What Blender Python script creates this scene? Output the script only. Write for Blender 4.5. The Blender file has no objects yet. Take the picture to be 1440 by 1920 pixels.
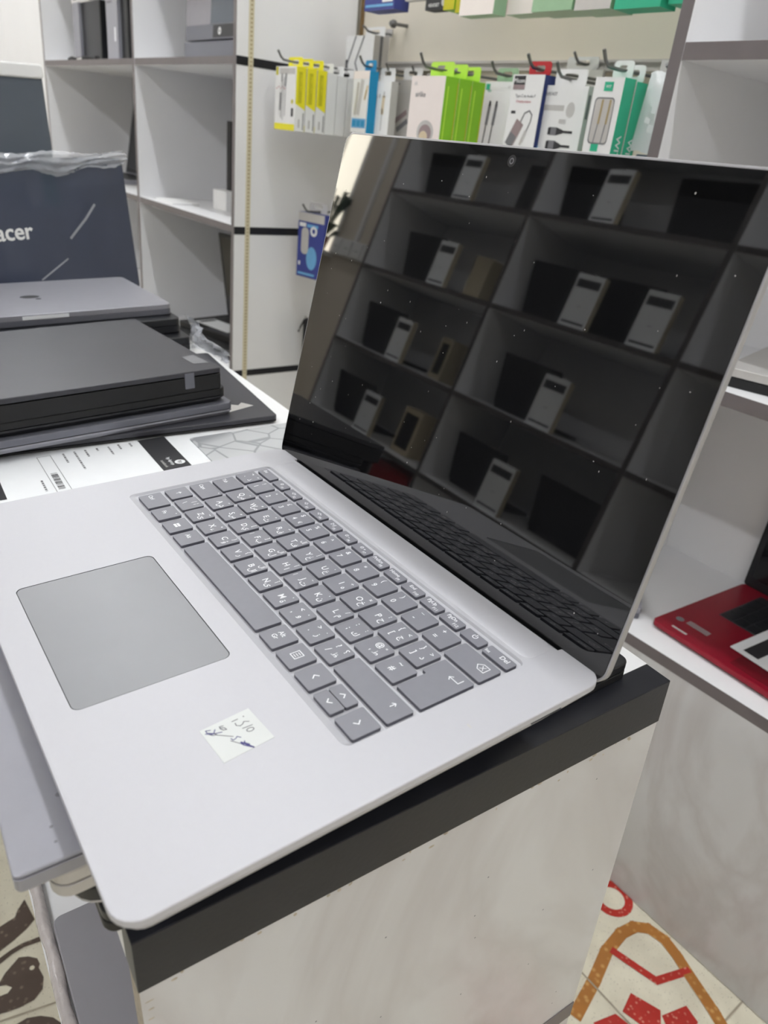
import bpy, bmesh, math, random
from mathutils import Matrix, Vector
random.seed(7)
S = 0.001                      # every length below is in millimetres
CAMZ = 1150.0                  # camera height above the floor
COL = bpy.context.scene.collection
R = math.radians

# ------------------------------------------------------------------ materials
def mat(name, col, rough=.5, metal=0., spec=.5, ior=1.45, noise=0., nscale=40., bump=0., bscale=300., coat=0., alpha=1., trans=0., emit=None, estr=0.):
    m = bpy.data.materials.new(name); m.use_nodes = True
    nt = m.node_tree; b = nt.nodes['Principled BSDF']
    b.inputs['Base Color'].default_value = (*col, 1); b.inputs['Roughness'].default_value = rough
    b.inputs['Metallic'].default_value = metal; b.inputs['Specular IOR Level'].default_value = spec
    b.inputs['IOR'].default_value = ior; b.inputs['Coat Weight'].default_value = coat
    b.inputs['Alpha'].default_value = alpha; b.inputs['Transmission Weight'].default_value = trans
    if emit:
        b.inputs['Emission Color'].default_value = (*emit, 1); b.inputs['Emission Strength'].default_value = estr
    tc = None
    if noise or bump:
        tc = nt.nodes.new('ShaderNodeTexCoord')
    if noise:
        n = nt.nodes.new('ShaderNodeTexNoise'); n.inputs['Scale'].default_value = nscale; n.inputs['Detail'].default_value = 4
        nt.links.new(tc.outputs['Object'], n.inputs['Vector'])
        r = nt.nodes.new('ShaderNodeValToRGB'); e = r.color_ramp.elements
        e[0].position = .3; e[1].position = .7
        e[0].color = (*[max(0, c * (1 - noise)) for c in col], 1); e[1].color = (*[min(1, c * (1 + noise)) for c in col], 1)
        nt.links.new(n.outputs['Fac'], r.inputs['Fac']); nt.links.new(r.outputs['Color'], b.inputs['Base Color'])
    if bump:
        n = nt.nodes.new('ShaderNodeTexNoise'); n.inputs['Scale'].default_value = bscale; n.inputs['Detail'].default_value = 3
        nt.links.new(tc.outputs['Object'], n.inputs['Vector'])
        bp = nt.nodes.new('ShaderNodeBump'); bp.inputs['Strength'].default_value = bump; bp.inputs['Distance'].default_value = .002
        nt.links.new(n.outputs['Fac'], bp.inputs['Height']); nt.links.new(bp.outputs['Normal'], b.inputs['Normal'])
    return m

def srgb(r, g, b):
    f = lambda c: c / 255 / 12.92 if c <= 10 else ((c / 255 + .055) / 1.055) ** 2.4
    return (f(r), f(g), f(b))

M = {}
M['white'] = mat('white_melamine', srgb(238, 238, 240), .38, noise=.012, nscale=6)
M['cream'] = mat('cream_board', srgb(226, 219, 204), .5, noise=.03, nscale=5)
M['edge'] = mat('taupe_edge_band', srgb(112, 105, 106), .45, noise=.05, nscale=30)
M['edge2'] = mat('dark_taupe_edge_band', srgb(86, 80, 80), .45, noise=.05, nscale=30)
M['dark_edge'] = mat('charcoal_edge_band', srgb(33, 34, 40), .36, spec=.35, noise=.06, nscale=60, bump=.04)
M['chip'] = mat('raw_chipboard', srgb(176, 166, 150), .8, noise=.2, nscale=300)
M['wall'] = mat('cream_wall_paint', srgb(214, 204, 190), .6, noise=.03, nscale=3)
M['ceil'] = mat('ceiling_paint', srgb(244, 244, 244), .8, noise=.01, nscale=3)
M['silver'] = mat('platinum_anodised', srgb(193, 193, 199), .45, metal=.1, noise=.006, nscale=300)
M['rim'] = mat('aluminium_rim', srgb(186, 186, 191), .32, metal=.6, noise=.02, nscale=100)
M['key'] = mat('grey_keycap', srgb(132, 132, 140), .42, noise=.02, nscale=200)
M['pad'] = mat('grey_touchpad', srgb(142, 143, 147), .34, noise=.015, nscale=40)
M['shaded_skirt'] = mat('shaded_key_skirt', srgb(86, 86, 95), .5, noise=.02)  # shade on the keycap sides, put into a darker colour
M['groove'] = mat('dark_groove', srgb(70, 70, 76), .6, noise=.02)
M['legend'] = mat('white_print', srgb(240, 240, 244), .5, noise=.01)
M['black'] = mat('black_plastic', srgb(28, 29, 33), .38, noise=.1, nscale=120)
M['soft_black'] = mat('soft_touch_black', srgb(58, 58, 64), .36, noise=.06, nscale=25, bump=.02)
M['matte_black'] = mat('matte_black', srgb(24, 24, 26), .55, noise=.1, nscale=120)
M['dgrey'] = mat('dark_grey_metal', srgb(112, 113, 122), .36, metal=.35, noise=.02, nscale=80)
M['mgrey'] = mat('mid_grey_metal', srgb(152, 152, 160), .36, metal=.25, noise=.02, nscale=80)
M['lowgrey'] = mat('lower_shelf_grey', srgb(146, 144, 150), .4, metal=.2, noise=.02)
M['lsilver'] = mat('light_silver_shell', srgb(196, 193, 190), .4, metal=.2, noise=.02, nscale=80)
M['chrome'] = mat('bright_steel', srgb(200, 198, 196), .2, metal=.9, noise=.03)
M['steel'] = mat('dull_steel_hook', srgb(120, 120, 120), .3, metal=.7, noise=.05)
M['paper'] = mat('white_paper', srgb(238, 240, 243), .6, noise=.01, nscale=50)
M['label'] = mat('label_paper', srgb(214, 217, 216), .6, noise=.01, nscale=50)
M['ink'] = mat('black_print', srgb(46, 46, 50), .55, noise=.05)
M['text'] = mat('grey_print', srgb(120, 120, 124), .6, noise=.05)
M['pen'] = mat('ballpoint_ink', srgb(62, 58, 118), .5, noise=.2, nscale=2000)
M['pencil'] = mat('dark_pen', srgb(92, 90, 98), .5, noise=.2, nscale=2000)
M['navy_lid'] = mat('navy_lid_film', srgb(64, 70, 88), .3, noise=.12, nscale=9, coat=.5, bump=.5, bscale=14)
M['slate'] = mat('slate_screen', srgb(84, 92, 102), .25, noise=.08, nscale=4)
M['red'] = mat('red_metallic', srgb(146, 20, 42), .34, metal=.25, noise=.04, nscale=60)
M['dred'] = mat('dark_red', srgb(116, 14, 30), .4, metal=.2, noise=.04)
M['yellow'] = mat('yellow_card', srgb(236, 226, 40), .5, noise=.03)
M['olive'] = mat('olive_print', srgb(196, 188, 24), .5, noise=.03)
M['lime'] = mat('lime_card', srgb(136, 196, 46), .4, noise=.05, nscale=20)
M['limetab'] = mat('lime_hang_tab', srgb(190, 230, 80), .4, noise=.03)
M['teal'] = mat('teal_card', srgb(48, 178, 138), .45, noise=.03)
M['navy'] = mat('navy_card', srgb(30, 46, 104), .45, noise=.05)
M['blue'] = mat('blue_card', srgb(58, 68, 140), .45, noise=.05)
M['cyan'] = mat('cyan_card', srgb(20, 140, 190), .45, noise=.03)
M['lblue'] = mat('pale_blue_print', srgb(110, 170, 214), .5, noise=.03)
M['pinkwhite'] = mat('blush_white_card', srgb(246, 236, 232), .45, noise=.01)
M['redtab'] = mat('red_hang_tab', srgb(190, 36, 44), .45, noise=.05)
M['card'] = mat('white_card', srgb(236, 236, 236), .5, noise=.01)
M['pgrey'] = mat('pale_grey_print', srgb(196, 194, 192), .5, noise=.02)
M['rose'] = mat('rose_grey_print', srgb(150, 132, 134), .45, noise=.03)
M['warm'] = mat('warm_print', srgb(216, 200, 170), .5, noise=.03)
M['dgreen'] = mat('dark_green_card', srgb(52, 62, 50), .5, noise=.05)
M['pgreen'] = mat('pale_green_plastic', srgb(150, 186, 150), .3, noise=.05)
M['strip'] = mat('led_strip_silicone', srgb(214, 206, 178), .4, noise=.02)
M['dot'] = mat('led_chip', srgb(168, 150, 110), .4, noise=.05)
M['wood'] = mat('oak_bead', srgb(120, 96, 62), .6, noise=.2, nscale=80)
M['ledge'] = mat('yellowed_edge', srgb(188, 176, 150), .6, noise=.1)
M['fabric'] = mat('black_fabric', srgb(30, 30, 32), .8, noise=.2, nscale=400, bump=.3)
M['bag_plastic'] = mat('clear_poly_bag', srgb(244, 247, 249), .12, alpha=.82, spec=.7, noise=.02, bump=.8, bscale=60)
M['film'] = mat('clear_stretch_film', srgb(225, 228, 236), .07, alpha=.42, spec=1., ior=1.7, noise=.02)
M['bubble'] = mat('bubble_wrap', srgb(214, 206, 204), .15, alpha=.75, spec=.7, noise=.05, bump=1., bscale=140)
M['lamp'] = mat('led_diffuser', (1, 1, 1), .5, noise=.005, emit=(.95, .975, 1.), estr=36.)
M['lampbody'] = mat('lamp_housing', srgb(230, 230, 230), .5, noise=.02)
M['daylight'] = mat('bright_pane', (1, 1, 1), .5, noise=.005, emit=(1., .92, .74), estr=7.)
M['leaf'] = mat('dark_leaf', srgb(30, 58, 40), .5, noise=.2, nscale=60)
M['redbox'] = mat('red_carton', srgb(170, 30, 36), .5, noise=.05)
M['tan'] = mat('tan_carton', srgb(186, 174, 148), .5, noise=.05)
M['mirror_black'] = mat('glossy_black_glass', (.006, .0062, .007), .025, spec=.5, ior=1.78, noise=.05)
M['bezel_black'] = mat('glossy_black_bezel', (.002, .0021, .0024), .025, spec=.5, ior=1.78, noise=.05)
M['dark_glass'] = mat('dark_display_glass', srgb(20, 21, 24), .12, noise=.05)
M['red_led'] = mat('red_print', srgb(190, 110, 120), .5, noise=.1)

def marble():
    m = mat('glossy_marble_laminate', srgb(222, 219, 214), .2)
    nt = m.node_tree; b = nt.nodes['Principled BSDF']; tc = nt.nodes.new('ShaderNodeTexCoord')
    mp = nt.nodes.new('ShaderNodeMapping'); mp.inputs['Scale'].default_value = (3, 3, 1.6); mp.inputs['Rotation'].default_value = (.4, .6, .3)
    n = nt.nodes.new('ShaderNodeTexNoise'); n.inputs['Scale'].default_value = 1.5; n.inputs['Detail'].default_value = 5; n.inputs['Distortion'].default_value = 1.2
    r = nt.nodes.new('ShaderNodeValToRGB'); e = r.color_ramp.elements
    e[0].position = .42; e[0].color = (*srgb(211, 211, 213), 1); e[1].position = .58; e[1].color = (*srgb(211, 211, 213), 1)
    k = e.new(.5); k.color = (*srgb(200, 198, 199), 1)
    nt.links.new(tc.outputs['Object'], mp.inputs['Vector']); nt.links.new(mp.outputs['Vector'], n.inputs['Vector'])
    nt.links.new(n.outputs['Fac'], r.inputs['Fac']); nt.links.new(r.outputs['Color'], b.inputs['Base Color'])
    return m
M['marble'] = marble()

def terrazzo(name, base, speck, sc, lo, hi):
    m = mat(name, base, .3); nt = m.node_tree; b = nt.nodes['Principled BSDF']; tc = nt.nodes.new('ShaderNodeTexCoord')
    v = nt.nodes.new('ShaderNodeTexVoronoi'); v.inputs['Scale'].default_value = sc
    n = nt.nodes.new('ShaderNodeTexNoise'); n.inputs['Scale'].default_value = 18; n.inputs['Detail'].default_value = 5
    r = nt.nodes.new('ShaderNodeValToRGB'); r.color_ramp.elements[0].position = lo; r.color_ramp.elements[1].position = hi
    r.color_ramp.elements[0].color = (*speck, 1); r.color_ramp.elements[1].color = (*base, 1)
    r2 = nt.nodes.new('ShaderNodeValToRGB'); r2.color_ramp.elements[0].position = .35; r2.color_ramp.elements[1].position = .65
    r2.color_ramp.elements[0].color = (.86, .85, .84, 1); r2.color_ramp.elements[1].color = (1, 1, 1, 1)
    mx = nt.nodes.new('ShaderNodeMixRGB'); mx.blend_type = 'MULTIPLY'; mx.inputs['Fac'].default_value = 1
    nt.links.new(tc.outputs['Object'], v.inputs['Vector']); nt.links.new(tc.outputs['Object'], n.inputs['Vector'])
    nt.links.new(v.outputs['Distance'], r.inputs['Fac']); nt.links.new(n.outputs['Fac'], r2.inputs['Fac'])
    nt.links.new(r.outputs['Color'], mx.inputs['Color1']); nt.links.new(r2.outputs['Color'], mx.inputs['Color2'])
    nt.links.new(mx.outputs['Color'], b.inputs['Base Color'])
    return m
M['floor'] = terrazzo('cream_terrazzo', srgb(232, 226, 206), srgb(150, 140, 122), 210, .08, .16)
M['f_red'] = terrazzo('red_terrazzo', srgb(186, 52, 44), srgb(226, 160, 140), 120, .05, .3)
M['f_ochre'] = terrazzo('ochre_terrazzo', srgb(176, 118, 58), srgb(214, 168, 104), 90, .05, .4)
M['f_brown'] = terrazzo('dark_brown_terrazzo', srgb(92, 78, 70), srgb(140, 124, 110), 90, .05, .3)
M['f_grout'] = mat('tile_grout', srgb(168, 158, 140), .8, noise=.1)

def patterned():
    m = mat('printed_grey_mat', srgb(186, 188, 190), .45); nt = m.node_tree; b = nt.nodes['Principled BSDF']; tc = nt.nodes.new('ShaderNodeTexCoord')
    v = nt.nodes.new('ShaderNodeTexVoronoi'); v.feature = 'DISTANCE_TO_EDGE'; v.distance = 'EUCLIDEAN'; v.inputs['Scale'].default_value = 34
    r = nt.nodes.new('ShaderNodeValToRGB'); r.color_ramp.elements[0].position = .02; r.color_ramp.elements[1].position = .05
    r.color_ramp.elements[0].color = (*srgb(150, 152, 156), 1); r.color_ramp.elements[1].color = (*srgb(190, 192, 194), 1)
    nt.links.new(tc.outputs['Object'], v.inputs['Vector']); nt.links.new(v.outputs['Distance'], r.inputs['Fac']); nt.links.new(r.outputs['Color'], b.inputs['Base Color'])
    return m
M['mat'] = patterned()

# ------------------------------------------------------------------ mesh building
def rr(x0, y0, x1, y1, r, n=5):
    r = max(1e-4, min(r, (x1 - x0) / 2 - 1e-4, (y1 - y0) / 2 - 1e-4)); p = []
    for cx, cy, a in ((x1 - r, y0 + r, -90), (x1 - r, y1 - r, 0), (x0 + r, y1 - r, 90), (x0 + r, y0 + r, 180)):
        for i in range(n + 1):
            t = R(a + 90 * i / n); p.append((cx + r * math.cos(t), cy + r * math.sin(t)))
    return p
def inset(poly, d):
    n = len(poly); out = []
    for i in range(n):
        a, b, c = Vector(poly[i - 1]), Vector(poly[i]), Vector(poly[(i + 1) % n])
        e1 = (b - a); e2 = (c - b)
        if e1.length < 1e-9: e1 = e2
        if e2.length < 1e-9: e2 = e1
        e1.normalize(); e2.normalize()
        n1 = Vector((-e1.y, e1.x)); n2 = Vector((-e2.y, e2.x)); m = n1 + n2
        if m.length < 1e-6: m = n1
        m.normalize(); k = max(.35, m.dot(n1)); q = b + m * (d / k); out.append((q.x, q.y))
    return out
_txt = {}
def textmesh(s, size):
    k = (s, size)
    if k not in _txt:
        c = bpy.data.curves.new('t', 'FONT'); c.body = s; c.size = size; c.align_x = 'CENTER'; c.align_y = 'CENTER'; c.resolution_u = 3; c.offset = size * .012
        o = bpy.data.objects.new('t', c); COL.objects.link(o)
        dg = bpy.context.evaluated_depsgraph_get(); dg.update(); me = o.evaluated_get(dg).to_mesh()
        v = [(q.co.x, q.co.y) for q in me.vertices]; f = [tuple(p.vertices) for p in me.polygons]
        if v:   # centre optically
            xs = [a for a, _ in v]; ys = [b for _, b in v]; cx = (min(xs) + max(xs)) / 2; cy = (min(ys) + max(ys)) / 2
            v = [(a - cx, b - cy) for a, b in v]
        o.evaluated_get(dg).to_mesh_clear(); bpy.data.objects.remove(o); bpy.data.curves.remove(c)
        _txt[k] = (v, f)
    return _txt[k]
def FR(x, y, z): return Matrix(((1, 0, 0, x), (0, 0, -1, y), (0, 1, 0, z), (0, 0, 0, 1)))     # sheet facing -Y
def SD(x, y, z): return Matrix(((0, 0, 1, x), (1, 0, 0, y), (0, 1, 0, z), (0, 0, 0, 1)))      # sheet facing +X
def UPF(x, y, z): return Matrix.Translation((x, y, z))
class MB:
    def __init__(s, *mats, o=(0, 0, 0)): s.v = []; s.f = []; s.m = []; s.mats = list(mats); s.o = Vector(o); s.T = Matrix.Identity(4); s.ang = 20
    def mi(s, k):
        if k not in s.mats: s.mats.append(k)
        return s.mats.index(k)
    def add(s, vs, fs, k, T=None):
        b = len(s.v); T = s.T if T is None else s.T @ T
        s.v += [tuple(T @ Vector(q) - s.o) for q in vs]; i = s.mi(k)
        for f in fs: s.f.append(tuple(b + j for j in f)); s.m.append(i)
    def loft(s, loops, k, c0=True, c1=True, T=None, kc=None):
        n = len(loops[0]); vs = [p for l in loops for p in l]; fs = []
        for a in range(len(loops) - 1):
            for i in range(n): fs.append((a * n + i, a * n + (i + 1) % n, (a + 1) * n + (i + 1) % n, (a + 1) * n + i))
        if c0: fs.append(tuple(range(n - 1, -1, -1)))
        if c1 and kc is None: fs.append(tuple(range((len(loops) - 1) * n, len(loops) * n)))
        s.add(vs, fs, k, T)
        if c1 and kc: s.add(loops[-1], [tuple(range(n))], kc, T)
    def prism(s, poly, z0, z1, k, bt=0., bb=0., T=None, kc=None, n=2):
        loops = []
        if bb:
            for i in range(n + 1):
                a = R(90 * i / n); loops.append([(x, y, z0 + bb * (1 - math.sin(a))) for x, y in inset(poly, bb * (1 - math.cos(a)) if i < n else bb)][:] if False else [(x, y, z0 + bb * (1 - math.cos(a))) for x, y in inset(poly, bb * (1 - math.sin(a)))])
        else: loops.append([(x, y, z0) for x, y in poly])
        if bt:
            for i in range(n + 1):
                a = R(90 * i / n); loops.append([(x, y, z1 - bt * (1 - math.sin(a))) for x, y in inset(poly, bt * (1 - math.cos(a)))])
        else: loops.append([(x, y, z1) for x, y in poly])
        s.loft(loops, k, T=T, kc=kc)
    def slab(s, x0, y0, x1, y1, z0, z1, k, r=1., bt=.3, bb=.3, T=None, kc=None, n=5): s.prism(rr(x0, y0, x1, y1, r, n), z0, z1, k, bt, bb, T, kc)
    def box(s, x0, x1, y0, y1, z0, z1, k, T=None, **kw):   # kw: front/back/left/right/top/bottom materials
        v = [(x0, y0, z0), (x1, y0, z0), (x1, y1, z0), (x0, y1, z0), (x0, y0, z1), (x1, y0, z1), (x1, y1, z1), (x0, y1, z1)]
        F = dict(bottom=(0, 3, 2, 1), top=(4, 5, 6, 7), front=(0, 1, 5, 4), back=(2, 3, 7, 6), left=(3, 0, 4, 7), right=(1, 2, 6, 5))
        for nme, f in F.items(): s.add(v, [f], kw.get(nme, k), T)
    def rect(s, x0, y0, x1, y1, k, z=.15, T=None): s.add([(x0, y0, z), (x1, y0, z), (x1, y1, z), (x0, y1, z)], [(0, 1, 2, 3)], k, T)
    def poly(s, pts, k, z=.15, T=None): s.add([(x, y, z) for x, y in pts], [tuple(range(len(pts)))], k, T)
    def disc(s, x, y, r, k, z=.15, T=None, n=20, ry=None): s.poly([(x + r * math.cos(6.2832 * i / n), y + (ry or r) * math.sin(6.2832 * i / n)) for i in range(n)], k, z, T)
    def line(s, pts, w, k, z=.15, T=None):
        for q_, ((a, b), (c, d)) in enumerate(zip(pts, pts[1:])):
            z += .004 if w < 3 else .06
            e = Vector((c - a, d - b)); L = e.length
            if L < 1e-6: continue
            e /= L; q = Vector((-e.y, e.x)) * w / 2; e *= w * .3
            s.add([(a - e.x - q.x, b - e.y - q.y, z), (c + e.x - q.x, d + e.y - q.y, z), (c + e.x + q.x, d + e.y + q.y, z), (a - e.x + q.x, b - e.y + q.y, z)], [(0, 1, 2, 3)], k, T)
    def text(s, t, size, x, y, k, z=.15, T=None, rot=0., sx=1.):
        v, f = textmesh(t, size); c, d = math.cos(rot), math.sin(rot)
        s.add([(x + a * sx * c - b * d, y + a * sx * d + b * c, z) for a, b in v], f, k, T)
    def tube(s, pts, r, k, n=10, T=None, cap=True):
        s.ang = 50
        loops = []; P = [Vector(p) for p in pts]
        for i, p in enumerate(P):
            t = (P[min(i + 1, len(P) - 1)] - P[max(i - 1, 0)]).normalized()
            a = Vector((0, 0, 1)) if abs(t.z) < .9 else Vector((1, 0, 0)); u = t.cross(a).normalized(); w = t.cross(u)
            ri = r[i] if isinstance(r, (list, tuple)) else r
            loops.append([tuple(p + (u * math.cos(6.2832 * j / n) - w * math.sin(6.2832 * j / n)) * ri) for j in range(n)])
        s.loft(loops, k, cap, cap, T=T)
    def build(s, name, parent=None, mw=None):
        me = bpy.data.meshes.new(name); me.from_pydata([(a * S, b * S, c * S) for a, b, c in s.v], [], s.f); me.update()
        for k in s.mats: me.materials.append(M[k])
        me.polygons.foreach_set('material_index', s.m); me.shade_smooth(); me.set_sharp_from_angle(angle=R(s.ang))
        o = bpy.data.objects.new(name, me); COL.objects.link(o)
        if parent: o.parent = parent
        if mw is not None: o.matrix_basis = mw
        return o

def W(x, y, z): return Matrix.Translation((x * S, y * S, (z + CAMZ) * S))
def tag(o, label, cat, group=None):
    o['label'] = label; o['category'] = cat
    if group: o['group'] = group
    return o
def thing(name, label, cat, mw, group=None):
    o = bpy.data.objects.new(name, None); COL.objects.link(o); o.empty_display_size = .02; o.matrix_world = mw
    return tag(o, label, cat, group)
def struct(mb, name, mw):
    o = mb.build(name, None, mw); o['kind'] = 'structure'; return o
def rotm(rows, t):
    m = Matrix.Identity(4)
    for i in range(3):
        for j in range(3): m[i][j] = rows[i][j]
    m.translation = (t[0] * S, t[1] * S, (t[2] + CAMZ) * S); return m
# counter and the laptop on it lean by a couple of degrees, as the photo shows
MH = rotm(((.99947, .031132, -.009505), (-.031539, .998437, -.046131), (.008054, .046406, .99889)), (-457.79, 250.45, -234.22))
MC = rotm(((.99702, .07656, -.009505), (-.076919, .99597, -.046131), (.005935, .046724, .99889)), (-199.1, 60.2, -300.6))
def LC(x, y, z, yaw=0.): return MC @ Matrix.Translation((x * S, y * S, z * S)) @ Matrix.Rotation(yaw, 4, 'Z')
def LH(x, y, z, yaw=0.): return MH @ Matrix.Translation((x * S, y * S, z * S)) @ Matrix.Rotation(yaw, 4, 'Z')

# ------------------------------------------------------------------ the setting
FZ = 0  # floor in Blender z
fl = MB('floor'); fl.box(-4700, 2400, -1530, 1340, -60, 0, 'floor')
def ring(cx, cy, r0, r1, k, a0=0, a1=360, z=.5, n=56):
    vs = []; fs = []
    for i in range(n + 1):
        t = R(a0 + (a1 - a0) * i / n); vs += [(cx + r0 * math.cos(t), cy + r0 * math.sin(t), z), (cx + r1 * math.cos(t), cy + r1 * math.sin(t), z)]
        if i: fs.append((2 * i - 2, 2 * i - 1, 2 * i + 1, 2 * i))
    fl.add(vs, fs, k)
def rosette(cx, cy):
    ring(cx, cy, 79, 93, 'f_ochre')
    for i in range(5):
        a = R(72 * i + 20); h = R(36)
        fl.line([(cx + 76 * math.cos(a - h), cy + 76 * math.sin(a - h)), (cx + 44 * math.cos(a), cy + 44 * math.sin(a)), (cx + 76 * math.cos(a + h), cy + 76 * math.sin(a + h))], 12, 'f_red', .6)
        b = a + h; fl.poly([(cx + rad * math.cos(b + da), cy + rad * math.sin(b + da)) for rad, da in ((8, 0), (26, -.5), (46, -.28), (46, .28), (26, .5))], 'f_red', .7)

fl.line([(-296, 740), (-314, 807), (-333, 862), (-339, 910), (-334, 940), (-318, 958), (-290, 964), (-262, 957), (-228, 944), (-176, 926), (-120, 900)], 20, 'f_ochre', .5)
fl.line([(-327, 872), (-256, 891), (-236, 950)], 12.5, 'f_red', .9)
fl.poly([(-268, 839), (-225, 856), (-212, 838), (-226, 812), (-258, 804)], 'f_red', .7)
fl.poly([(-219, 851), (-206, 897), (-181, 890), (-178, 862), (-198, 838)], 'f_red', .7)
fl.poly([(-273, 752), (-262, 792), (-242, 796), (-224, 774), (-245, 748)], 'f_red', .7)
ring(-390, 952, 22, 36, 'f_red')
fl.line([(-420, 799), (-60, 797)], 3, 'f_grout', .9); fl.line([(-158, 1100), (-158, 500)], 3, 'f_grout', .9)
rosette(60, 620); rosette(-60, 330); rosette(-620, 560)
A = [(-888, 40), (-897, 66), (-903, 98), (-913, 104), (-927, 118), (-883, 122), (-873, 107), (-864, 86), (-850, 40)]
B = [(-841, 40), (-851, 79), (-853, 95), (-850, 120), (-841, 120), (-845, 97), (-843, 79), (-830, 40)]
C = [(-805, 50), (-819, 64), (-827, 77), (-833, 86), (-827, 98), (-817, 108), (-806, 109), (-801, 106), (-783, 108), (-766, 102), (-757, 88), (-757, 69), (-760, 54), (-764, 40), (-789, 46), (-787, 60), (-792, 67), (-800, 61)]
D = [(-735, 40), (-737, 73), (-730, 89), (-718, 103), (-700, 112), (-660, 100), (-650, 40)]
for p in (A, B, C, D): fl.poly(list(reversed(p)) if sum((b[0] - a[0]) * (b[1] + a[1]) for a, b in zip(p, p[1:] + p[:1])) > 0 else p, 'f_brown', .7)
fl.disc(-806, 98, 3.5, 'floor', .9)
fl.line([(-762, 0), (-728, 150)], 2.5, 'f_grout', .9)
struct(fl, 'floor', Matrix.Identity(4))
def wall(name, x0, x1, y0, y1, z0, z1, k='wall'):
    b = MB(k); b.box(x0, x1, y0, y1, z0, z1, k); return struct(b, name, Matrix.Identity(4))
wall('ceiling', -4700, 2400, -1530, 1340, 2535, 2600, 'ceil')
wall('wall_back', -4700, 2400, 1340, 1400, -60, 2600, 'cream')
wall('wall_left', -4760, -4700, -1530, 1340, -60, 2600, 'white')
wall('wall_right', 2400, 2460, -1530, 1340, -60, 2600, 'white')
# the wall opposite the shelving has a bright window near its left end
wf = MB('wall')
for x0, x1, z0, z1 in ((-4700, -3900, -60, 2600), (-3590, 2400, -60, 2600), (-3900, -3590, -60, 1310), (-3900, -3590, 2150, 2600)): wf.box(x0, x1, -1590, -1530, z0, z1, 'wall')
struct(wf, 'wall_front', Matrix.Identity(4))
wn = MB('daylight', 'lampbody'); wn.box(-3900, -3590, -1570, -1560, 1310, 2150, 'daylight')
for x in (-3900, -3612): wn.box(x, x + 22, -1560, -1525, 1310, 2150, 'lampbody')
struct(wn, 'window_1', Matrix.Identity(4))
tr = MB('lampbody'); tr.box(-3395, -3372, -1530, -1512, 1380, 2534, 'lampbody'); struct(tr, 'trim_1', Matrix.Identity(4))

t = thing('socket_panel', 'white socket panel on the wall under the cable trunking, seen in the laptop screen', 'socket', W(-3400, -1530, 200))
b = MB('card', 'chrome', 'text'); b.box(-150, 160, 0, 35, -40, 45, 'card'); b.build('backbox', t)
b = MB('lampbody', 'text')
for x in (-105, 0, 100):
    b.box(x - 38, x + 38, 35, 43, -34, 38, 'lampbody')
    for d in (-9, 9): b.box(x + d - 3, x + d + 3, 43, 43.6, -6, 2, 'text')
b.build('socket_plate', t)

# ceiling lights: two rows of tubes running along the shop, parallel to the shelving
def lamp(x, y, label):
    t = thing('ceiling_light', label, 'light', Matrix.Translation((x * S, y * S, 2.535)), 'linear ceiling lights')
    b = MB('lampbody'); b.box(-620, 620, -32, 32, -26, 0, 'lampbody'); b.build('housing', t)
    b = MB('lamp'); b.box(-612, 612, -24, 24, -36, -26, 'lamp'); b.build('diffuser', t)
for y, nm in ((-850, 'long white linear lamp in the ceiling row over the customer aisle'), (705, 'long white linear lamp in the ceiling row just in front of the shelving')):
    for x in (-3900, -2600, -1300, 0, 1300): lamp(x, y, nm)

# ------------------------------------------------------------------ shelving
def board(x0, x1, y0, y1, z0, z1, front='edge', k='white', o=None, **kw):
    b = MB(k, o=o or (0, 0, 0)); b.box(x0, x1, y0, y1, z0, z1, k, front=front, **kw); return b
Y0, Y1 = 980, 1326
# left bay
o = (-2700, Y0, -1150)
lu = thing('shelf_unit', 'white open shelf unit with taupe edges at the left, beside the hanging packets', 'shelves', W(*o))
board(-1928, -1911, Y0, Y1, -1148, 700, o=o).build('side_panel', lu)
board(-3522, -3505, Y0, Y1, -1148, 700, o=o).build('side_panel', lu)
board(-2592, -2574, Y0, Y1, -1148, 700, o=o).build('divider', lu)
for z0, z1 in ((135, 153), (-254, -236), (-648, -630), (-1090, -1072), (540, 558)):
    for x0, x1 in ((-3505, -2592), (-2574, -1928)): board(x0 + .2, x1 - .2, Y0 + .5, Y1 - 6, z0, z1, o=o).build('shelf', lu)
board(-3505, -1928, Y1 - 6, Y1, -1148, 700, 'white', o=o).build('back_panel', lu)
for z0, z1 in ((135, 154), (-257, -238), (-648, -630)):
    b = MB('dark_edge', o=o); b.box(-1911, -1909.8, Y0, Y1, z0, z1, 'dark_edge'); b.build('edge_strip', lu)
b = MB('strip', 'dot', o=o); b.box(-1911, -1908.5, 1012, 1025, -1140, 690, 'strip')
for i in range(150): b.box(-1908.5, -1907.9, 1016, 1021, -640 + i * 9, -636.5 + i * 9, 'dot')
b.build('led_strip', lu)
b = MB('text', o=o)
for x, z in ((-2480, 95), (-2190, 82)): b.disc(x, z, 6, 'text', z=.4, T=FR(0, Y1 - 6, 0))
b.build('screw_cap', lu)
# right bay
o = (-300, Y0, -1150)
ru = thing('shelf_unit', 'white open shelf unit with taupe edges at the right, holding the red laptop', 'shelves', W(*o))
board(-692, -674, Y0, Y1, -1148, 700, o=o).build('side_panel', ru)
board(152, 170, Y0, Y1, -1148, 700, o=o).build('side_panel', ru)
for z0, z1 in ((135, 155), (-272, -252), (540, 558)): board(-673.8, 151.8, Y0 + .5, Y1 - 6, z0, z1, o=o).build('shelf', ru)
b = MB('white', o=o); b.box(-673.8, 151.8, Y0 - 1, Y1 - 6, -688, -668, 'white', front='edge'); b.build('base_top', ru)
b = MB('marble', o=o); b.box(-692, 170, Y0 - .8, Y0 + 17, -1148, -688.2, 'marble'); b.build('base_front', ru)
board(-673.8, 151.8, Y1 - 6, Y1, -1148, 700, 'white', o=o).build('back_panel', ru)
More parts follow.
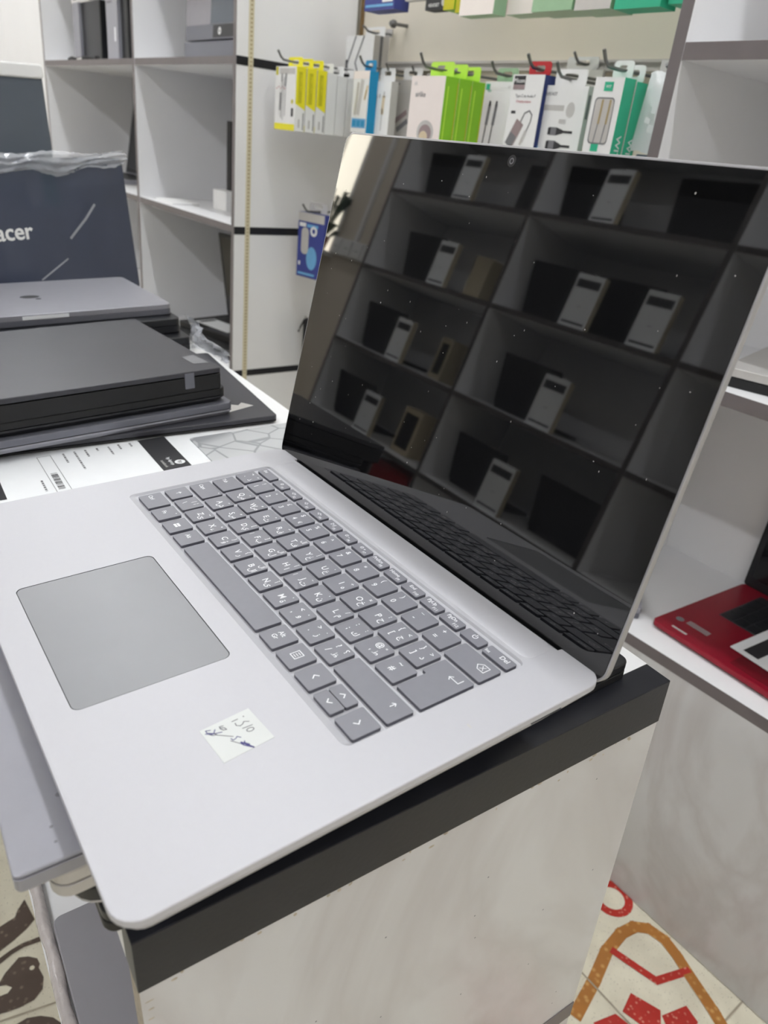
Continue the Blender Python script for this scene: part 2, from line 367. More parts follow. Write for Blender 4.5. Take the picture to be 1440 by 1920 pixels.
# plain cupboard further left
o = (-4100, Y0, -1150)
cu = thing('cupboard', 'tall plain white cupboard at the far left, next to the open shelves', 'cupboard', W(*o))
b = MB('white', o=o); b.box(-4690, -3524, Y0 + 22, Y1, -1148, 1000, 'white'); b.build('carcass', cu)
for x0, x1 in ((-4690, -4108), (-4104, -3524)):
    b = MB('white', o=o); b.slab(x0, -1140, x1, 1000, 0, 20, 'white', 2, 1, 0, T=FR(0, Y0 + 21, 0)); b.build('door', cu)

# metal rails on the back wall
for i, z in enumerate((176, -235, 590)):
    b = MB('lsilver', 'text')
    b.box(-1909, -694, 1328, 1339.8, z + 4, z + 9, 'lsilver'); b.box(-1909, -694, 1332, 1339.8, z - 5, z + 4, 'pgrey'); b.box(-1909, -694, 1328, 1339.8, z - 10, z - 5, 'lsilver')
    struct(b, 'trim_%d' % (i + 2), Matrix.Translation((0, 0, CAMZ * S)))
b = MB('wood'); b.box(-1908, -1898, 1334, 1339.8, -1148, 700, 'wood'); struct(b, 'trim_5', Matrix.Translation((0, 0, CAMZ * S)))

def hook(x, z, yt, label, up=26, r=2.6):
    b = MB('steel', 'chrome', o=(x, 1338, z))
    b.tube([(x, 1338, z), (x, yt + 40, z - 6), (x, yt + 16, z - 5), (x, yt + 8, z + 1), (x, yt, z + up * .5)], r, 'steel', 10)
    b.box(x - 14, x + 14, 1325, 1327.8, z - 9, z + 9, 'chrome')
    return tag(b.build('display_hook', None, W(x, 1338, z)), label, 'hook', 'metal display hooks on the back wall rail')

# ------------------------------------------------------------------ hanging packets
def packet(name, label, x0, x1, y, th, z0, z1, body, side=None, tabk='bag_plastic', tabh=26, hookz=None, yaw=0., tilt=0., group=None, art=None, arts=None, cat='packet', top=None, r=1.5, cut=0):
    cx = (x0 + x1) / 2; w = x1 - x0; h = z1 - z0
    mw = W(cx, y, z1) @ Matrix.Rotation(yaw, 4, 'Z') @ Matrix.Rotation(tilt, 4, 'Y')
    t = thing(name, label, cat, mw, group)
    b = MB(body); b.box(-w / 2, w / 2, 0, th, -h, 0, side or body, front=body, top=top or side or body, back=body)
    if art: art(b, FR(-w / 2, -.2, -h), w, h)
    if arts: arts(b, SD(w / 2 + .2, 0, -h), th, h)
    b.build('box', t)
    if tabk:   # hang tab: a flat card with a slot the hook passes through
        b = MB(tabk); tw = w * .34; T = FR(0, th - 1.2, 0); o_ = rr(-tw, 0, tw, tabh, 6); hol = rr(-tw * .45, tabh - 15, tw * .45, tabh - 6, 4)
        loops = [[(px, py, -.0) for px, py in o_], [(px, py, 1) for px, py in o_], [(px, py, 1) for px, py in hol], [(px, py, 0) for px, py in hol], [(px, py, 0) for px, py in o_]]
        b.loft(loops, tabk, False, False, T=T); b.build('hang_tab', t)
    return t

G = 'yellow and white cable packets on the left hook'
def art_yellow(b, T, w, h):
    b.rect(0, 0, w, 14, 'yellow', T=T); b.rect(2, h - 18, 12, h - 1, 'olive', T=T); b.rect(18, h - 16, w - 6, h - 4, 'pgrey', T=T)
    for x, y0, y1, k in ((22, 30, 100, 'pgrey'), (30, 26, 104, 'ink'), (38, 22, 112, 'text'), (47, 30, 110, 'text')): b.line([(x, y0), (x + 2, y1)], 2.2, k, T=T)
    b.line([(30, 104), (30, 118)], 6, 'text', T=T); b.line([(47, 95), (49, 118)], 7, 'text', T=T); b.line([(24, 44), (25, 78)], 7, 'text', T=T)
    b.rect(w - 18, 30, w - 8, 48, 'ink', T=T); b.disc(w - 14, 62, 5, 'olive', T=T)
    for i in range(5): b.rect(4 + i * 9, 88 + (i % 2) * 3, 10 + i * 9, 90 + (i % 2) * 3, 'red_led', T=T)
def arts_yellow(b, T, w, h):
    b.poly([(0, 58), (w, 46), (w, h), (0, h)], 'yellow', T=T); b.rect(7, 60, 17, h - 10, 'olive', .3, T)
    b.text('USB CABLE', 7, w / 2, 34 + h / 2, 'yellow', .4, T, R(90)); b.rect(9, 8, 14, 26, 'pgrey', T=T); b.rect(w - 5, 4, w - 3, 40, 'ink', T=T)
for i in range(3):
    packet('cable_packet', ('frontmost of the three yellow-sided cable packets on the left hook', 'middle of the three yellow-sided cable packets on the left hook', 'rearmost yellow-sided cable packet, just before the plain white ones')[i],
           -1836, -1741, 1048 + 29 * i, 27, 4, 139, 'card', 'card', 'yellow', 22, group=G, art=art_yellow, arts=arts_yellow)
for i in range(3):
    packet('cable_packet', ('first plain white packet behind the yellow ones on the left hook', 'middle plain white packet behind the yellow ones on the left hook', 'last plain white packet behind the yellow ones, nearest the wall')[i],
           -1836, -1743, 1135.5 + 30 * i, 28, 4, 137 - 3 * i, 'card', 'card', 'card', 22, group=G, top='card')
hook(-1788, 156, 1024, 'steel hook at far left carrying the yellow and white cable packets')

def art_wb(b, T, w, h):
    b.line([(40, h - 2), (20, h - 40), (8, h - 64)], 5, 'text', T=T); b.line([(75, h - 2), (52, h - 42), (44, h - 58), (60, h - 84)], 5, 'text', T=T); b.rect(2, 10, 12, 28, 'ink', T=T)
packet('cable_box', 'white box printed with two dark cables above the blue and white packet', -1826, -1709, 1240, 46, 150, 229, 'card', 'lsilver', 'card', 24, art=art_wb,
       arts=lambda b, T, w, h: b.rect(18, 0, 26, h, 'text', T=T), cat='box')
hook(-1767, 246, 1245, 'hook behind the white box printed with two dark cables', 8)
def art_bw(b, T, w, h):
    b.rect(0, h - 16, w, h, 'pinkwhite', T=T); b.rect(4, 10, w - 4, 30, 'lblue', T=T)
    for i in range(3): b.rect(8 + i * 20, 13, 24 + i * 20, 26, 'cyan', .3, T)
    b.line([(30, 42), (42, h - 22)], 15, 'pgrey', T=T); b.line([(16, 40), (24, h - 26)], 10, 'lsilver', T=T); b.line([(58, 74), (66, 96)], 8, 'warm', T=T); b.line([(57, 70), (63, 88)], 5, 'dot', .3, T)
packet('cable_packet', 'white and bright blue charger packet hanging askew at the corner of the hero laptop lid', -1672, -1600, 1160, 24, 16, 144, 'card', 'cyan', 'cyan', 24, yaw=R(-5), art=art_bw)
hook(-1636, 160, 1150, 'steel hook above the white and bright blue charger packet')
def art_2c(b, T, w, h):
    b.rect(3, h - 12, 26, h - 3, 'teal', T=T)
    for x, k in ((24, 'text'), (54, 'warm')):
        b.line([(x, 16), (x + 1, 60)], 4, 'text' if k == 'text' else 'pgrey', T=T); b.line([(x + 1, 52), (x + 3, 84)], 10, k, T=T); b.line([(x + 3, 84), (x + 4, 94)], 5, 'pgrey', T=T)
    for i in range(3): b.rect(14 + 12 * i, h - 34, 20 + 12 * i, h - 26, 'pgrey', T=T)
packet('cable_packet', 'pale blister packet showing one grey and one cream cable plug', -1628, -1546, 1180, 20, 10, 126, 'card', 'pgrey', 'card', 28, art=art_2c)
hook(-1587, 150, 1190, 'steel hook carrying the blister packet with a grey and a cream plug')
def art_gp(b, T, w, h):
    b.rect(8, h - 10, 28, h - 6, 'text', T=T); b.rect(6, h - 26, 60, h - 21, 'pgrey', T=T); b.line([(24, 42), (60, 60)], 11, 'rose', T=T); b.line([(34, 24), (66, 42)], 11, 'text', T=T)
packet('cable_packet', 'pale grey packet with a brownish plug picture, left of the blush-white packets', -1600, -1500, 1224, 20, 8, 134, 'lsilver', 'pgrey', 'card', 26, art=art_gp)
hook(-1550, 152, 1236, 'steel hook carrying the pale grey packet with the brownish plug')
packet('cable_packet', 'small dark green packet hanging behind the pale grey one', -1560, -1470, 1268, 22, 20, 138, 'teal', 'dgreen', 'bag_plastic', 22)
G2 = 'blush-white and lime green packets'
def art_pw(b, T, w, h):
    b.text('ak', 10, 14, h - 12, 'pgrey', T=T); b.text('airlike', 12, 30, h - 30, 'text', T=T)
    b.disc(54, 46, 24, 'pgrey', .2, T, 24, 20); b.disc(54, 44, 18, 'rose', .25, T, 24, 15); b.disc(50, 38, 12, 'warm', .3, T, 24, 10)
def arts_lime(b, T, w, h): b.line([(w * .2, 4), (w * .25, h - 16)], 3, 'limetab', T=T); b.rect(w - 3, 0, w - 1, h - 8, 'olive', T=T)
for i in range(3):
    packet('earphone_packet', ('frontmost lime-sided packet, with a blush-white front face', 'middle lime-sided packet behind the blush-white front', 'rearmost lime-sided packet, next to the teal logo packet')[i],
           -1262, -1166, 1010 + 33 * i, 32.4, -20, 118, 'pinkwhite', 'lime', 'limetab', 26, group=G2, art=art_pw, arts=arts_lime, r=6)
hook(-1214, 136, 985, 'steel hook carrying the lime-sided packets', 30)
def art_tc(b, T, w, h):
    b.rect(3, h - 14, 14, h - 4, 'teal', T=T); b.text('HDT', 5, 14, h - 16, 'teal', T=T); b.text('18T', 6, w - 14, h - 9, 'pgrey', T=T)
    for x in (18, 36): b.line([(x - 8, 0), (x - 1, 78)], 2.6, 'ink', T=T); b.line([(x - 1, 74), (x + 2, 106)], 7, 'text', T=T); b.line([(x + 2, 106), (x + 2, 112)], 4.4, 'ink', T=T)
packet('cable_packet', 'white packet with a teal corner logo and two black cable plugs', -1210, -1130, 1150, 18, -20, 126, 'card', 'pgrey', 'pgreen', 24, art=art_tc)
hook(-1170, 143, 1120, 'dark hook carrying the white packet with teal logo', 24)
def art_nv(b, T, w, h):
    b.rect(4, h - 22, 30, h - 2, 'ink', T=T); b.rect(4, h - 22, 30, h - 15, 'rose', .3, T); b.text('Micom', 9, 17, h - 9, 'card', .3, T)
    b.text('Type C to Audio F', 6, 35, h - 32, 'text', T=T); b.text('Charging adapter', 5, 33, h - 40, 'red_led', T=T); b.rect(8, h - 58, 18, h - 54, 'ink', T=T)
    D = lambda *p: [(x, y + 15) for x, y in p]
    b.line(D((16, 40), (30, 66)), 19, 'rose', T=T); b.line(D((14, 38), (19, 47)), 17, 'text', .4, T); b.line(D((32, 68), (40, 84), (50, 88), (57, 82), (56, 72), (48, 54)), 2.4, 'text', T=T); b.line(D((48, 56), (42, 42)), 6, 'pgrey', T=T); b.line(D((42, 42), (40, 37)), 4, 'lsilver', .4, T)
def arts_nv(b, T, w, h): b.text('micom', 10, w / 2, 74, 'lblue', T=T, rot=R(-90)); b.disc(w / 2, 50, 5, 'lblue', T=T)
packet('adapter_packet', 'white and navy adapter packet with a grey adapter picture under a red tab', -1040, -968, 1050, 26, -30, 126, 'card', 'navy', 'redtab', 22, art=art_nv, arts=arts_nv)
hook(-1004, 142, 1040, 'dark hook poking through the red tab of the navy adapter packet', 24)
def art_pl(b, T, w, h):
    b.text('AIRFAST', 7, 20, h - 12, 'text', T=T); b.rect(4, h - 36, 52, h - 28, 'pgrey', T=T); b.disc(66, h - 34, 8.5, 'pgrey', T=T, ry=11); b.rect(46, h - 54, 60, h - 48, 'pgrey', T=T)
    for i in range(5): b.rect(4, 10 + i * 18, 7, 14 + i * 18, 'pgrey', T=T)
    for y, s in ((66, 1), (45, 1.2)):
        b.rect(28, y - 6 * s, 44, y + 6 * s, 'text', T=T); b.rect(26, y - 5 * s, 32, y + 5 * s, 'ink', .3, T); b.poly([(44, y - 6 * s), (58, y - 2.4), (58, y + 2.4), (44, y + 6 * s)], 'ink', T=T); b.rect(57, y - 1.8, 78, y + 1.8, 'ink', T=T)
    b.poly([(60, 24), (78, 24), (76, 34)], 'text', T=T)
packet('cable_packet', 'wide white packet with two black cable plugs pictured one above the other', -977, -882, 1060, 11, -20, 112, 'card', 'pgrey', 'card', 24, art=art_pl,
       arts=lambda b, T, w, h: b.rect(3, h - 46, 9, h - 12, 'text', T=T))
packet('cable_card', 'plain pale grey card hanging against the wall behind the two-plug packet', -1165, -1052, 1296, 6, 30, 164, 'card', 'pgrey', 'bag_plastic', 22)
hook(-930, 128, 1030, 'bent hook in front of the wide two-plug packet', 26)
hook(-1108, 180, 1270, 'short hook above the plain pale grey card', 20)
G3 = 'teal cable packets'
def art_vt(b, T, w, h):
    b.rect(18, h - 18, 34, h - 6, 'teal', T=T); b.text('WIT', 5, 26, h - 12, 'card', .3, T)
    o_ = rr(6, h - 88, 42, h - 26, 6); b.poly(o_, 'text', T=T); b.poly(rr(8, h - 86, 41, h - 28, 5), 'lsilver', .3, T)
    for x in (20, 34): b.line([(x - 3, h - 86), (x, h - 54)], 1.8, 'text', .4, T); b.line([(x, h - 60), (x + 1, h - 30)], 3.6, 'dot', .4, T)
    b.rect(14, h - 98, 28, h - 88, 'teal', T=T); b.line([(-1, h - 118), (8, h - 118)], 1.4, 'teal', T=T)
def arts_vt(b, T, w, h): b.text('WITREM', 15, w / 2, h - 106, 'card', T=T, rot=R(-90), sx=1.15); b.rect(w - 2, 0, w - .5, h, 'pgreen', T=T)
for i in range(2):
    packet('cable_packet', ('front packet with white face and teal side, cable shown in a window', 'second teal packet just behind, half covered by the clear bag')[i],
           -832, -780, 1012 + 29 * i, 27, -60, 119 - 2 * i, 'card', 'teal', 'card', 24, group=G3, art=art_vt, arts=arts_vt)
hook(-806, 136, 985, 'steel hook carrying the teal packets beside the taupe post', 28)
# crumpled clear bag with a dark cable in it
b = MB('bag_plastic', o=(-740, 1058, 124)); nx, nz = 8, 14
rg = random.Random(3)
for sgn in (-1, 1):
    vs = []; fs = []
    for j in range(nz + 1):
        for i in range(nx + 1):
            u = i / nx; v = j / nz; bul = math.sin(math.pi * u) * (.25 + .75 * math.sin(math.pi * min(1, v * 1.1)) ** .6)
            vs.append((-772 + 66 * u - 9 * v, 1060 + sgn * (1 + 8 * bul + rg.uniform(-2.4, 2.4) * bul), 131 - 104 * v + 2 * math.sin(9 * u)))
    for j in range(nz):
        for i in range(nx):
            a = j * (nx + 1) + i; f = (a, a + nx + 1, a + nx + 2, a + 1); fs.append(f if sgn < 0 else f[::-1])
    b.add(vs, fs, 'bag_plastic')
bagt = thing('poly_bag', 'crumpled clear plastic bag hanging between the teal packets and the post', 'bag', W(-740, 1058, 124)); b.build('bag_film', bagt)
b = MB('pgrey', o=(-740, 1058, 124)); b.slab(-760, 1059, -722, 1061, 126, 146, 'pgrey', 2, .2, .2); b.build('header', bagt)
hook(-741, 134, 1046, 'hook hidden by the crumpled clear bag', 10)
b = MB('slate', o=(-740, 1058, 124)); b.slab(-764, 1052, -730, 1066, -60, 24, 'slate', 4, 2, 2); b.build('content', bagt)

# packets on the rail above, only their undersides in view
def low(name, label, x0, x1, y, th, z0, body, side, cat='packet', art=None, group='packets on the upper rail'):
    return packet(name, label, x0, x1, y, th, z0, z0 + 150, body, side, 'bag_plastic', 24, group=group, art=art, cat=cat)
low('adapter_packet', 'blue and white box bottom at the top edge, far left of the upper row', -1632, -1524, 1150, 40, 258, 'blue', 'blue', art=lambda b, T, w, h: (b.rect(4, 6, w - 4, 11, 'lblue', T=T), b.rect(w * .6, 14, w - 6, 30, 'card', T=T)))
low('cable_packet', 'pale blister bottom right of the blue box at the top edge', -1500, -1430, 1160, 14, 272, 'lsilver', 'pgrey')
low('earphone_packet', 'dark packet with white lettering at the top edge', -1418, -1352, 1150, 26, 250, 'ink', 'ink', art=lambda b, T, w, h: (b.text('HEADSET', 8, w * .4, 8, 'card', T=T), b.disc(w - 10, 12, 7, 'pgrey', T=T)))
low('cable_packet', 'lime yellow packet bottom beside the dark one at the top edge', -1350, -1318, 1140, 60, 246, 'olive', 'lime')
low('cable_packet', 'second lime yellow packet bottom at the top edge, left of the white-fronted one', -1314, -1282, 1140, 60, 240, 'olive', 'lime')
low('earphone_packet', 'white-fronted packet with pale green side at the top edge', -1278, -1186, 1120, 32, 230, 'pinkwhite', 'pgreen')
low('earphone_packet', 'pale green packet behind the white-fronted one at the top edge', -1190, -1110, 1156, 40, 234, 'pinkwhite', 'pgreen')
low('cable_packet', 'pale green blister in the middle of the right half of the top edge', -1100, -1010, 1130, 60, 230, 'pgreen', 'pgreen')
low('cable_packet', 'grey and green blister right of the middle at the top edge', -1004, -930, 1130, 60, 228, 'lsilver', 'pgreen')
low('cable_packet', 'teal green packet at the top edge nearest the taupe post', -922, -836, 1130, 40, 226, 'teal', 'teal')
low('cable_packet', 'second teal green packet at the top edge, tucked against the post', -830, -740, 1140, 50, 230, 'teal', 'teal')
b = MB('steel', o=(-1714, 1338, 260)); b.tube([(-1714, 1341, 262), (-1714, 1300, 260)], 4, 'steel', 12); b.tube([(-1714, 1304, 260), (-1714, 1300, 260), (-1714, 1293, 260), (-1714, 1287, 260)], [6, 9, 9, 5], 'steel', 16)
tag(b.build('display_hook', None, W(-1714, 1338, 260)), 'empty round-ended steel peg on the bare wall, upper left', 'hook')

# lower things in the recess
def art_bb(b, T, w, h):
    b.rect(0, h - 22, w, h, 'lsilver', T=T); b.rect(5, h - 36, 30, h - 26, 'card', T=T); b.rect(34, h - 36, 76, h - 28, 'lblue', T=T)
    b.poly(rr(14, 60, 42, 128, 12), 'lsilver', T=T); b.disc(60, 122, 13, 'card', T=T); b.disc(60, 122, 6, 'blue', .3, T); b.disc(56, 52, 20, 'lblue', T=T, ry=30); b.rect(6, 6, 70, 12, 'lblue', T=T); b.rect(6, 30, 14, 40, 'card', T=T)
packet('charger_packet', 'dark blue blister packet hanging low at the left edge of the hero laptop lid', -1850, -1752, 1150, 26, -352, -186, 'blue', 'blue', 'pgrey', 26, yaw=R(12), art=art_bb)
hook(-1800, -176, 1120, 'thin dark hook above the dark blue blister packet', 24)
pt = thing('zip_pouch', 'black fabric zip pouch hanging below the dark blue packet', 'pouch', W(-1840, 1190, -480))
b = MB('fabric'); b.slab(-42, -160, 60, 0, 0, 30, 'fabric', 10, 6, 6, T=FR(0, 30, 0)); b.build('pouch_body', pt)
b = MB('chrome', 'matte_black'); b.tube([(-42, 14, -3), (58, 14, -3)], 2.6, 'matte_black'); b.slab(-46, -6, -34, 4, 0, 4, 'chrome', 2, 1, 1, T=FR(0, 12, 0)); b.tube([(-40, 6, -4), (-52, 0, -30), (-58, -2, -44)], 2.4, 'matte_black'); b.tube([(24, 10, -4), (36, 8, 12), (40, 6, 18), (46, 8, 12), (58, 10, -4)], 2.2, 'matte_black'); b.build('zip', pt)
hook(-1800, -478, 1180, 'hidden hook carrying the black zip pouch', 14)

# ------------------------------------------------------------------ laptops
def closed(name, label, mw, w, d, h, base, lid, r=10, split=.5, group=None, gap=.8, taper=0):
    """closed laptop, origin at its bottom right-back corner: extends to -x and -y"""
    t = thing(name, label, 'laptop', mw, group); zs = h * split
    b = MB(base)
    if taper: b.loft([[(x * (1 - 2 * taper / w) - taper, y * (1 - 2 * taper / d) - taper, 0) for x, y in rr(-w, -d, 0, 0, r)], [(x, y, zs * .7) for x, y in rr(-w, -d, 0, 0, r)], [(x, y, zs) for x, y in rr(-w, -d, 0, 0, r)]], base)
    else: b.slab(-w, -d, 0, 0, 0, zs, base, r, .4, 1.2)
    b.build('base', t)
    b = MB('matte_black'); b.slab(-w + 3, -d + 3, -3, -3, zs - .3, zs + gap + .2, 'matte_black', r, 0, 0); b.build('gasket', t)
    b = MB(lid); b.slab(-w, -d, 0, 0, zs + gap, h, lid, r, 1., .4); return t, b
def open_laptop(name, label, mw, w, d, h, lidh, lean, base, lid, keys='matte_black', screen='dark_glass', r=8, group=None, kx=(.08, .92), ky=(.42, .92), pad='groove', cat='laptop', rows=5, cols=13, keyed=True):
    """open laptop facing -y, origin under the middle of its hinge"""
    t = thing(name, label, cat, mw, group)
    b = MB(base); b.slab(-w / 2, -d, w / 2, 0, 0, h, base, r, 1., 1.5); b.build('base', t)
    b = MB('groove', keys); x0 = -w / 2 + w * kx[0]; x1 = -w / 2 + w * kx[1]; y0 = -d + d * ky[0]; y1 = -d + d * ky[1]
    b.rect(x0 - 2, y0 - 2, x1 + 2, y1 + 2, 'groove', h + .15)
    if keyed:
        cw = (x1 - x0) / cols; ch = (y1 - y0) / rows
        for j in range(rows):
            for i in range(cols):
                if j == 0 and 3 <= i < 8:
                    if i == 3: b.slab(x0 + 3 * cw + 1, y0 + 1, x0 + 8 * cw - 1, y0 + ch - 1, h, h + 1.6, keys, 1, .4, 0, n=2)
                    continue
                b.slab(x0 + i * cw + 1, y0 + j * ch + 1, x0 + (i + 1) * cw - 1, y0 + (j + 1) * ch - 1, h, h + 1.6, keys, 1, .4, 0, n=2)
    b.build('keyboard', t)
    b = MB(pad); b.slab(-w * .15, -d + 12, w * .15, -d + d * .34, h - .2, h + .25, pad, 3, .1, 0); b.build('touchpad', t)
    L = Matrix.Translation((0, 0, h * S)) @ Matrix.Rotation(lean, 4, 'X')
    b = MB(lid); b.slab(-w / 2, 0, w / 2, lidh, -3, 3, lid, min(r, 5), .6, .6, T=FR(0, 0, 0)); lo = b.build('lid', t, L)
    b = MB('black', screen); T = FR(0, -3.1, 0); b.rect(-w / 2 + 3, 4, w / 2 - 3, lidh - 3, 'black', 0, T); b.rect(-w / 2 + 12, 18, w / 2 - 12, lidh - 12, screen, .15, T); b.build('screen', lo)
    return t
def sheet_art(b, T, w=105, h=165, logo=True):
    b.rect(8, h - 42, w - 8, h - 16, 'ink', .25, T); b.rect(8, 12, w - 8, 19, 'ink', .25, T)
    b.text('specs', 6, w / 2, h / 2 - 16, 'text', .25, T)

# --- the hero laptop
X0, X1, YF, YB = -41., 298.5, -195.5, 49.5
hero = thing('laptop', 'open platinum laptop with grey keys in the foreground, a paper sticker on its palm rest', 'laptop', MH)
out = rr(X0, YF, X1, YB, 11, 6)
# hinge notch in the back edge: insert between the back-right and back-left corners
k = 14   # after back-right corner arc
out = out[:14] + [(271, YB), (269.5, YB - .6), (269, YB - 3.6), (-13, YB - 3.6), (-13.5, YB - .6), (-15, YB)] + out[14:]
b = MB('silver')
def sc(poly, bx, z): 
    return [(bx[0] + (x - X0) / (X1 - X0) * (bx[1] - bx[0]), bx[2] + (y - YF) / (YB - YF) * (bx[3] - bx[2]), z) for x, y in poly]
top_in = inset(out, .5)
b.loft([sc(out, (X0 + 4, X1 - 4, YF + 4, YB - 36), -9.7), sc(out, (X0 + 2.5, X1 - 2.5, YF + 2.6, YB - 33), -8.6), [(x, y, -3.4) for x, y in out], [(x, y, -.5) for x, y in out], [(x, y, -.15) for x, y in inset(out, .15)], [(x, y, 0) for x, y in top_in]], 'silver', True, False)
well = rr(-12.6, -87.6, 268.7, 22.9, 4.5, 5); wellb = rr(-11.6, -83.2, 267.7, 22.0, 2.5, 5)
trk = rr(72.4, -179., 186.3, -101.6, 4.2, 5)
bm = bmesh.new(); ed = []
for lp in (top_in, well, trk):
    vv = [bm.verts.new((x, y, 0)) for x, y in lp]; ed += [bm.edges.new((vv[i], vv[(i + 1) % len(vv)])) for i in range(len(vv))]
bmesh.ops.triangle_fill(bm, use_beauty=True, use_dissolve=False, edges=ed, normal=(0, 0, 1)); bm.verts.index_update()
vs = [tuple(v.co) for v in bm.verts]; fs = []
for f in bm.faces:
    f.normal_update(); q = [v.index for v in f.verts]; fs.append(tuple(q if f.normal.z > 0 else q[::-1]))
b.add(vs, fs, 'silver'); bm.free()
b.loft([[(x, y, 0) for x, y in reversed(well)], [(x, y, -.35) for x, y in reversed(inset(well, .25))], [(x, y, -1.62) for x, y in reversed(wellb)]], 'silver', False, False)
b.add([(x, y, -1.62) for x, y in wellb], [tuple(range(len(wellb)))], 'silver')
b.loft([[(x, y, 0) for x, y in reversed(trk)], [(x, y, -.8) for x, y in reversed(trk)]], 'groove', False, False)
b.add([(x, y, -.8) for x, y in trk], [tuple(range(len(trk)))], 'groove')
b.build('base', hero)
b = MB('pad'); b.slab(72.8, -178.6, 185.9, -102., -.7, -.12, 'pad', 3.9, .12, 0, n=5); b.build('touchpad', hero)
b = MB('silver'); b.loft([[(x, y, .02) for x, y in rr(-11, 25.4, 267, 45.6, 6)], [(x, y, .25) for x, y in rr(-10.4, 26, 266.4, 45.2, 6)]], 'silver', False, True); b.build('hinge_cover', hero)
b = MB('black'); b.slab(-12, YB - 3.4, 268, YB + 3, -8, -1.6, 'black', 2, .8, .8); b.tube([(-12, YB + 1, -4), (268, YB + 1, -4)], 3.6, 'black', 14); b.build('hinge', hero)
b = MB('groove', 'black'); b.box(X1 - .5, X1 + .04, -2.5, 17.5, -4.6, -3.5, 'groove'); b.build('charging_slot', hero)
for x in (X0 + 22, X1 - 60):
    for y in (YF + 25, YB - 60):
        b = MB('black'); b.slab(x - 9, y - 4, x + 9, y + 4, -12.1, -9.6, 'black', 4, 0, .4); b.build('rubber_foot', hero)
lid = MB('rim'); LM = Matrix.Translation((0, 48.5 * S, 0)) @ Matrix.Rotation(R(-13.05), 4, 'X')
lid.slab(X0, -6, X1, 241, -4.9, 0, 'rim', 9.5, .5, 1.2, T=FR(0, 0, 0), n=8)
# FR faces -Y: local depth 0 is the glass side
lo = lid.build('lid', hero, LM)
b = MB('bezel_black', 'mirror_black'); T = FR(0, 0, 0)
b.prism(rr(X0 + 1.1, -4.5, X1 - 1.1, 239.8, 8.6, 8), -.3, .25, 'bezel_black', .2, 0, T=T)
b.rect(X0 + 13, 12, X1 - 13, 226, 'mirror_black', .262, T)
b.build('screen', lo)
b = MB('black', 'text'); b.disc(132.4, 233, 3.2, 'black', .27, T); b.disc(132.4, 233, 1.7, 'text', .28, T); b.disc(132.4, 233, 1.0, 'black', .285, T); b.build('webcam', lo)
# dust specks on the glass
b = MB('card'); rg = random.Random(11)
for i in range(70):
    x = rg.uniform(X0 + 15, X1 - 12); y = rg.uniform(15, 232); b.disc(x, y, rg.choice((.18, .2, .25, .3, .45)), 'pgrey', .29, T, 6, rg.choice((.2, .35, .6)))
b.build('dust', lo)['kind'] = 'stuff'
# keys
GX = {'n': 0., 'q': 24.05, 'a': 27.8, 'z': 37.8}; RY = {'f': (10.2, 18.), 'n': (-8.2, 7.2), 'q': (-27.4, -11.), 'a': (-45., -29.4), 'z': (-63.6, -48.), 's': (-82.4, -66.5)}
def key(x0, x1, row, leg=(), name='key', y0=None, y1=None):
    a, c = RY[row]; y0 = a if y0 is None else y0; y1 = c if y1 is None else y1
    b = MB('key', 'legend'); b.slab(x0, y0, x1, y1, .12, .5, 'key', 1., .22, .05); b.slab(x0 + .12, y0 + .12, x1 - .12, y1 - .12, -1.61, .12, 'shaded_skirt', .9, 0, 0)
    cx, cy = (x0 + x1) / 2, (y0 + y1) / 2
    for L in leg:
        if L[0] == 't': b.text(L[1], L[2] * 1.12, cx + L[3], cy + L[4], 'legend', .53)
        elif L[0] == 'l': b.line([(cx + x, cy + y) for x, y in L[1]], L[2], 'legend', .53)
        elif L[0] == 'd': b.disc(cx + L[1], cy + L[2], L[3], 'legend', .53, n=10)
    return b.build(name, hero)
def std(row, i, leg, **kw): c = GX[row] + 19.05 * i; return key(c - 8.1, c + 8.1, row, leg, **kw)
AR = {'Q': 'ض', 'W': 'ص', 'E': 'ث', 'R': 'ق', 'T': 'ف', 'Y': 'غ', 'U': 'ع', 'I': 'ه', 'O': 'خ', 'P': 'ح', 'A': 'ش', 'S': 'س', 'D': 'ي', 'F': 'ب', 'G': 'ل', 'H': 'ا', 'J': 'ت', 'K': 'ن', 'L': 'م', 'Z': 'ئ', 'X': 'ء', 'C': 'ؤ', 'V': 'ر', 'B': 'لا', 'N': 'ى', 'M': 'ة'}
MK = {'O': '×', 'I': '÷', 'L': '/', 'N': 'آ', 'P': '؛', 'Z': '~', 'K': '،', 'J': 'ـ', 'Y': 'إ', 'G': 'لأ', 'H': 'أ', 'T': 'لإ', 'U': '‘', 'B': 'لآ', 'M': '’', 'V': '{', 'C': '}', 'F': ']', 'D': '[', 'S': 'ٍ', 'A': 'ِ', 'E': 'ُ', 'W': 'ً', 'Q': 'َ', 'R': 'ٌ', 'X': 'ْ'}
def L3(c): 
    l = [('t', c, 5., .2, .6), ('t', AR[c], 4.6, 4.8, -1.6)]
    m = MK.get(c)
    if m: l.append(('t', m, 3.6 if ord(m[0]) < 0x64b or ord(m[0]) > 0x652 else 5, 4.9, 5.2))
    return l
for i, (d, s_) in enumerate((('`', '¬'), ('1', '!'), ('2', '"'), ('3', '£'), ('4', '$'), ('5', '%'), ('6', '^'), ('7', '&'), ('8', '*'), ('9', '('), ('0', ')'), ('-', '_'), ('=', '+'))):
    lg = [('t', d, 4.6, -2.7, -2.4), ('t', s_, 4.2, -2.6, 4.2)]
    if d == '4': lg.append(('t', '€', 3.6, 4.4, -2.4))
    if d == '`': lg += [('t', 'ذ', 4.4, 4.6, -1.8), ('t', 'ّ', 5, 4.8, 5)]
    std('n', i, lg)
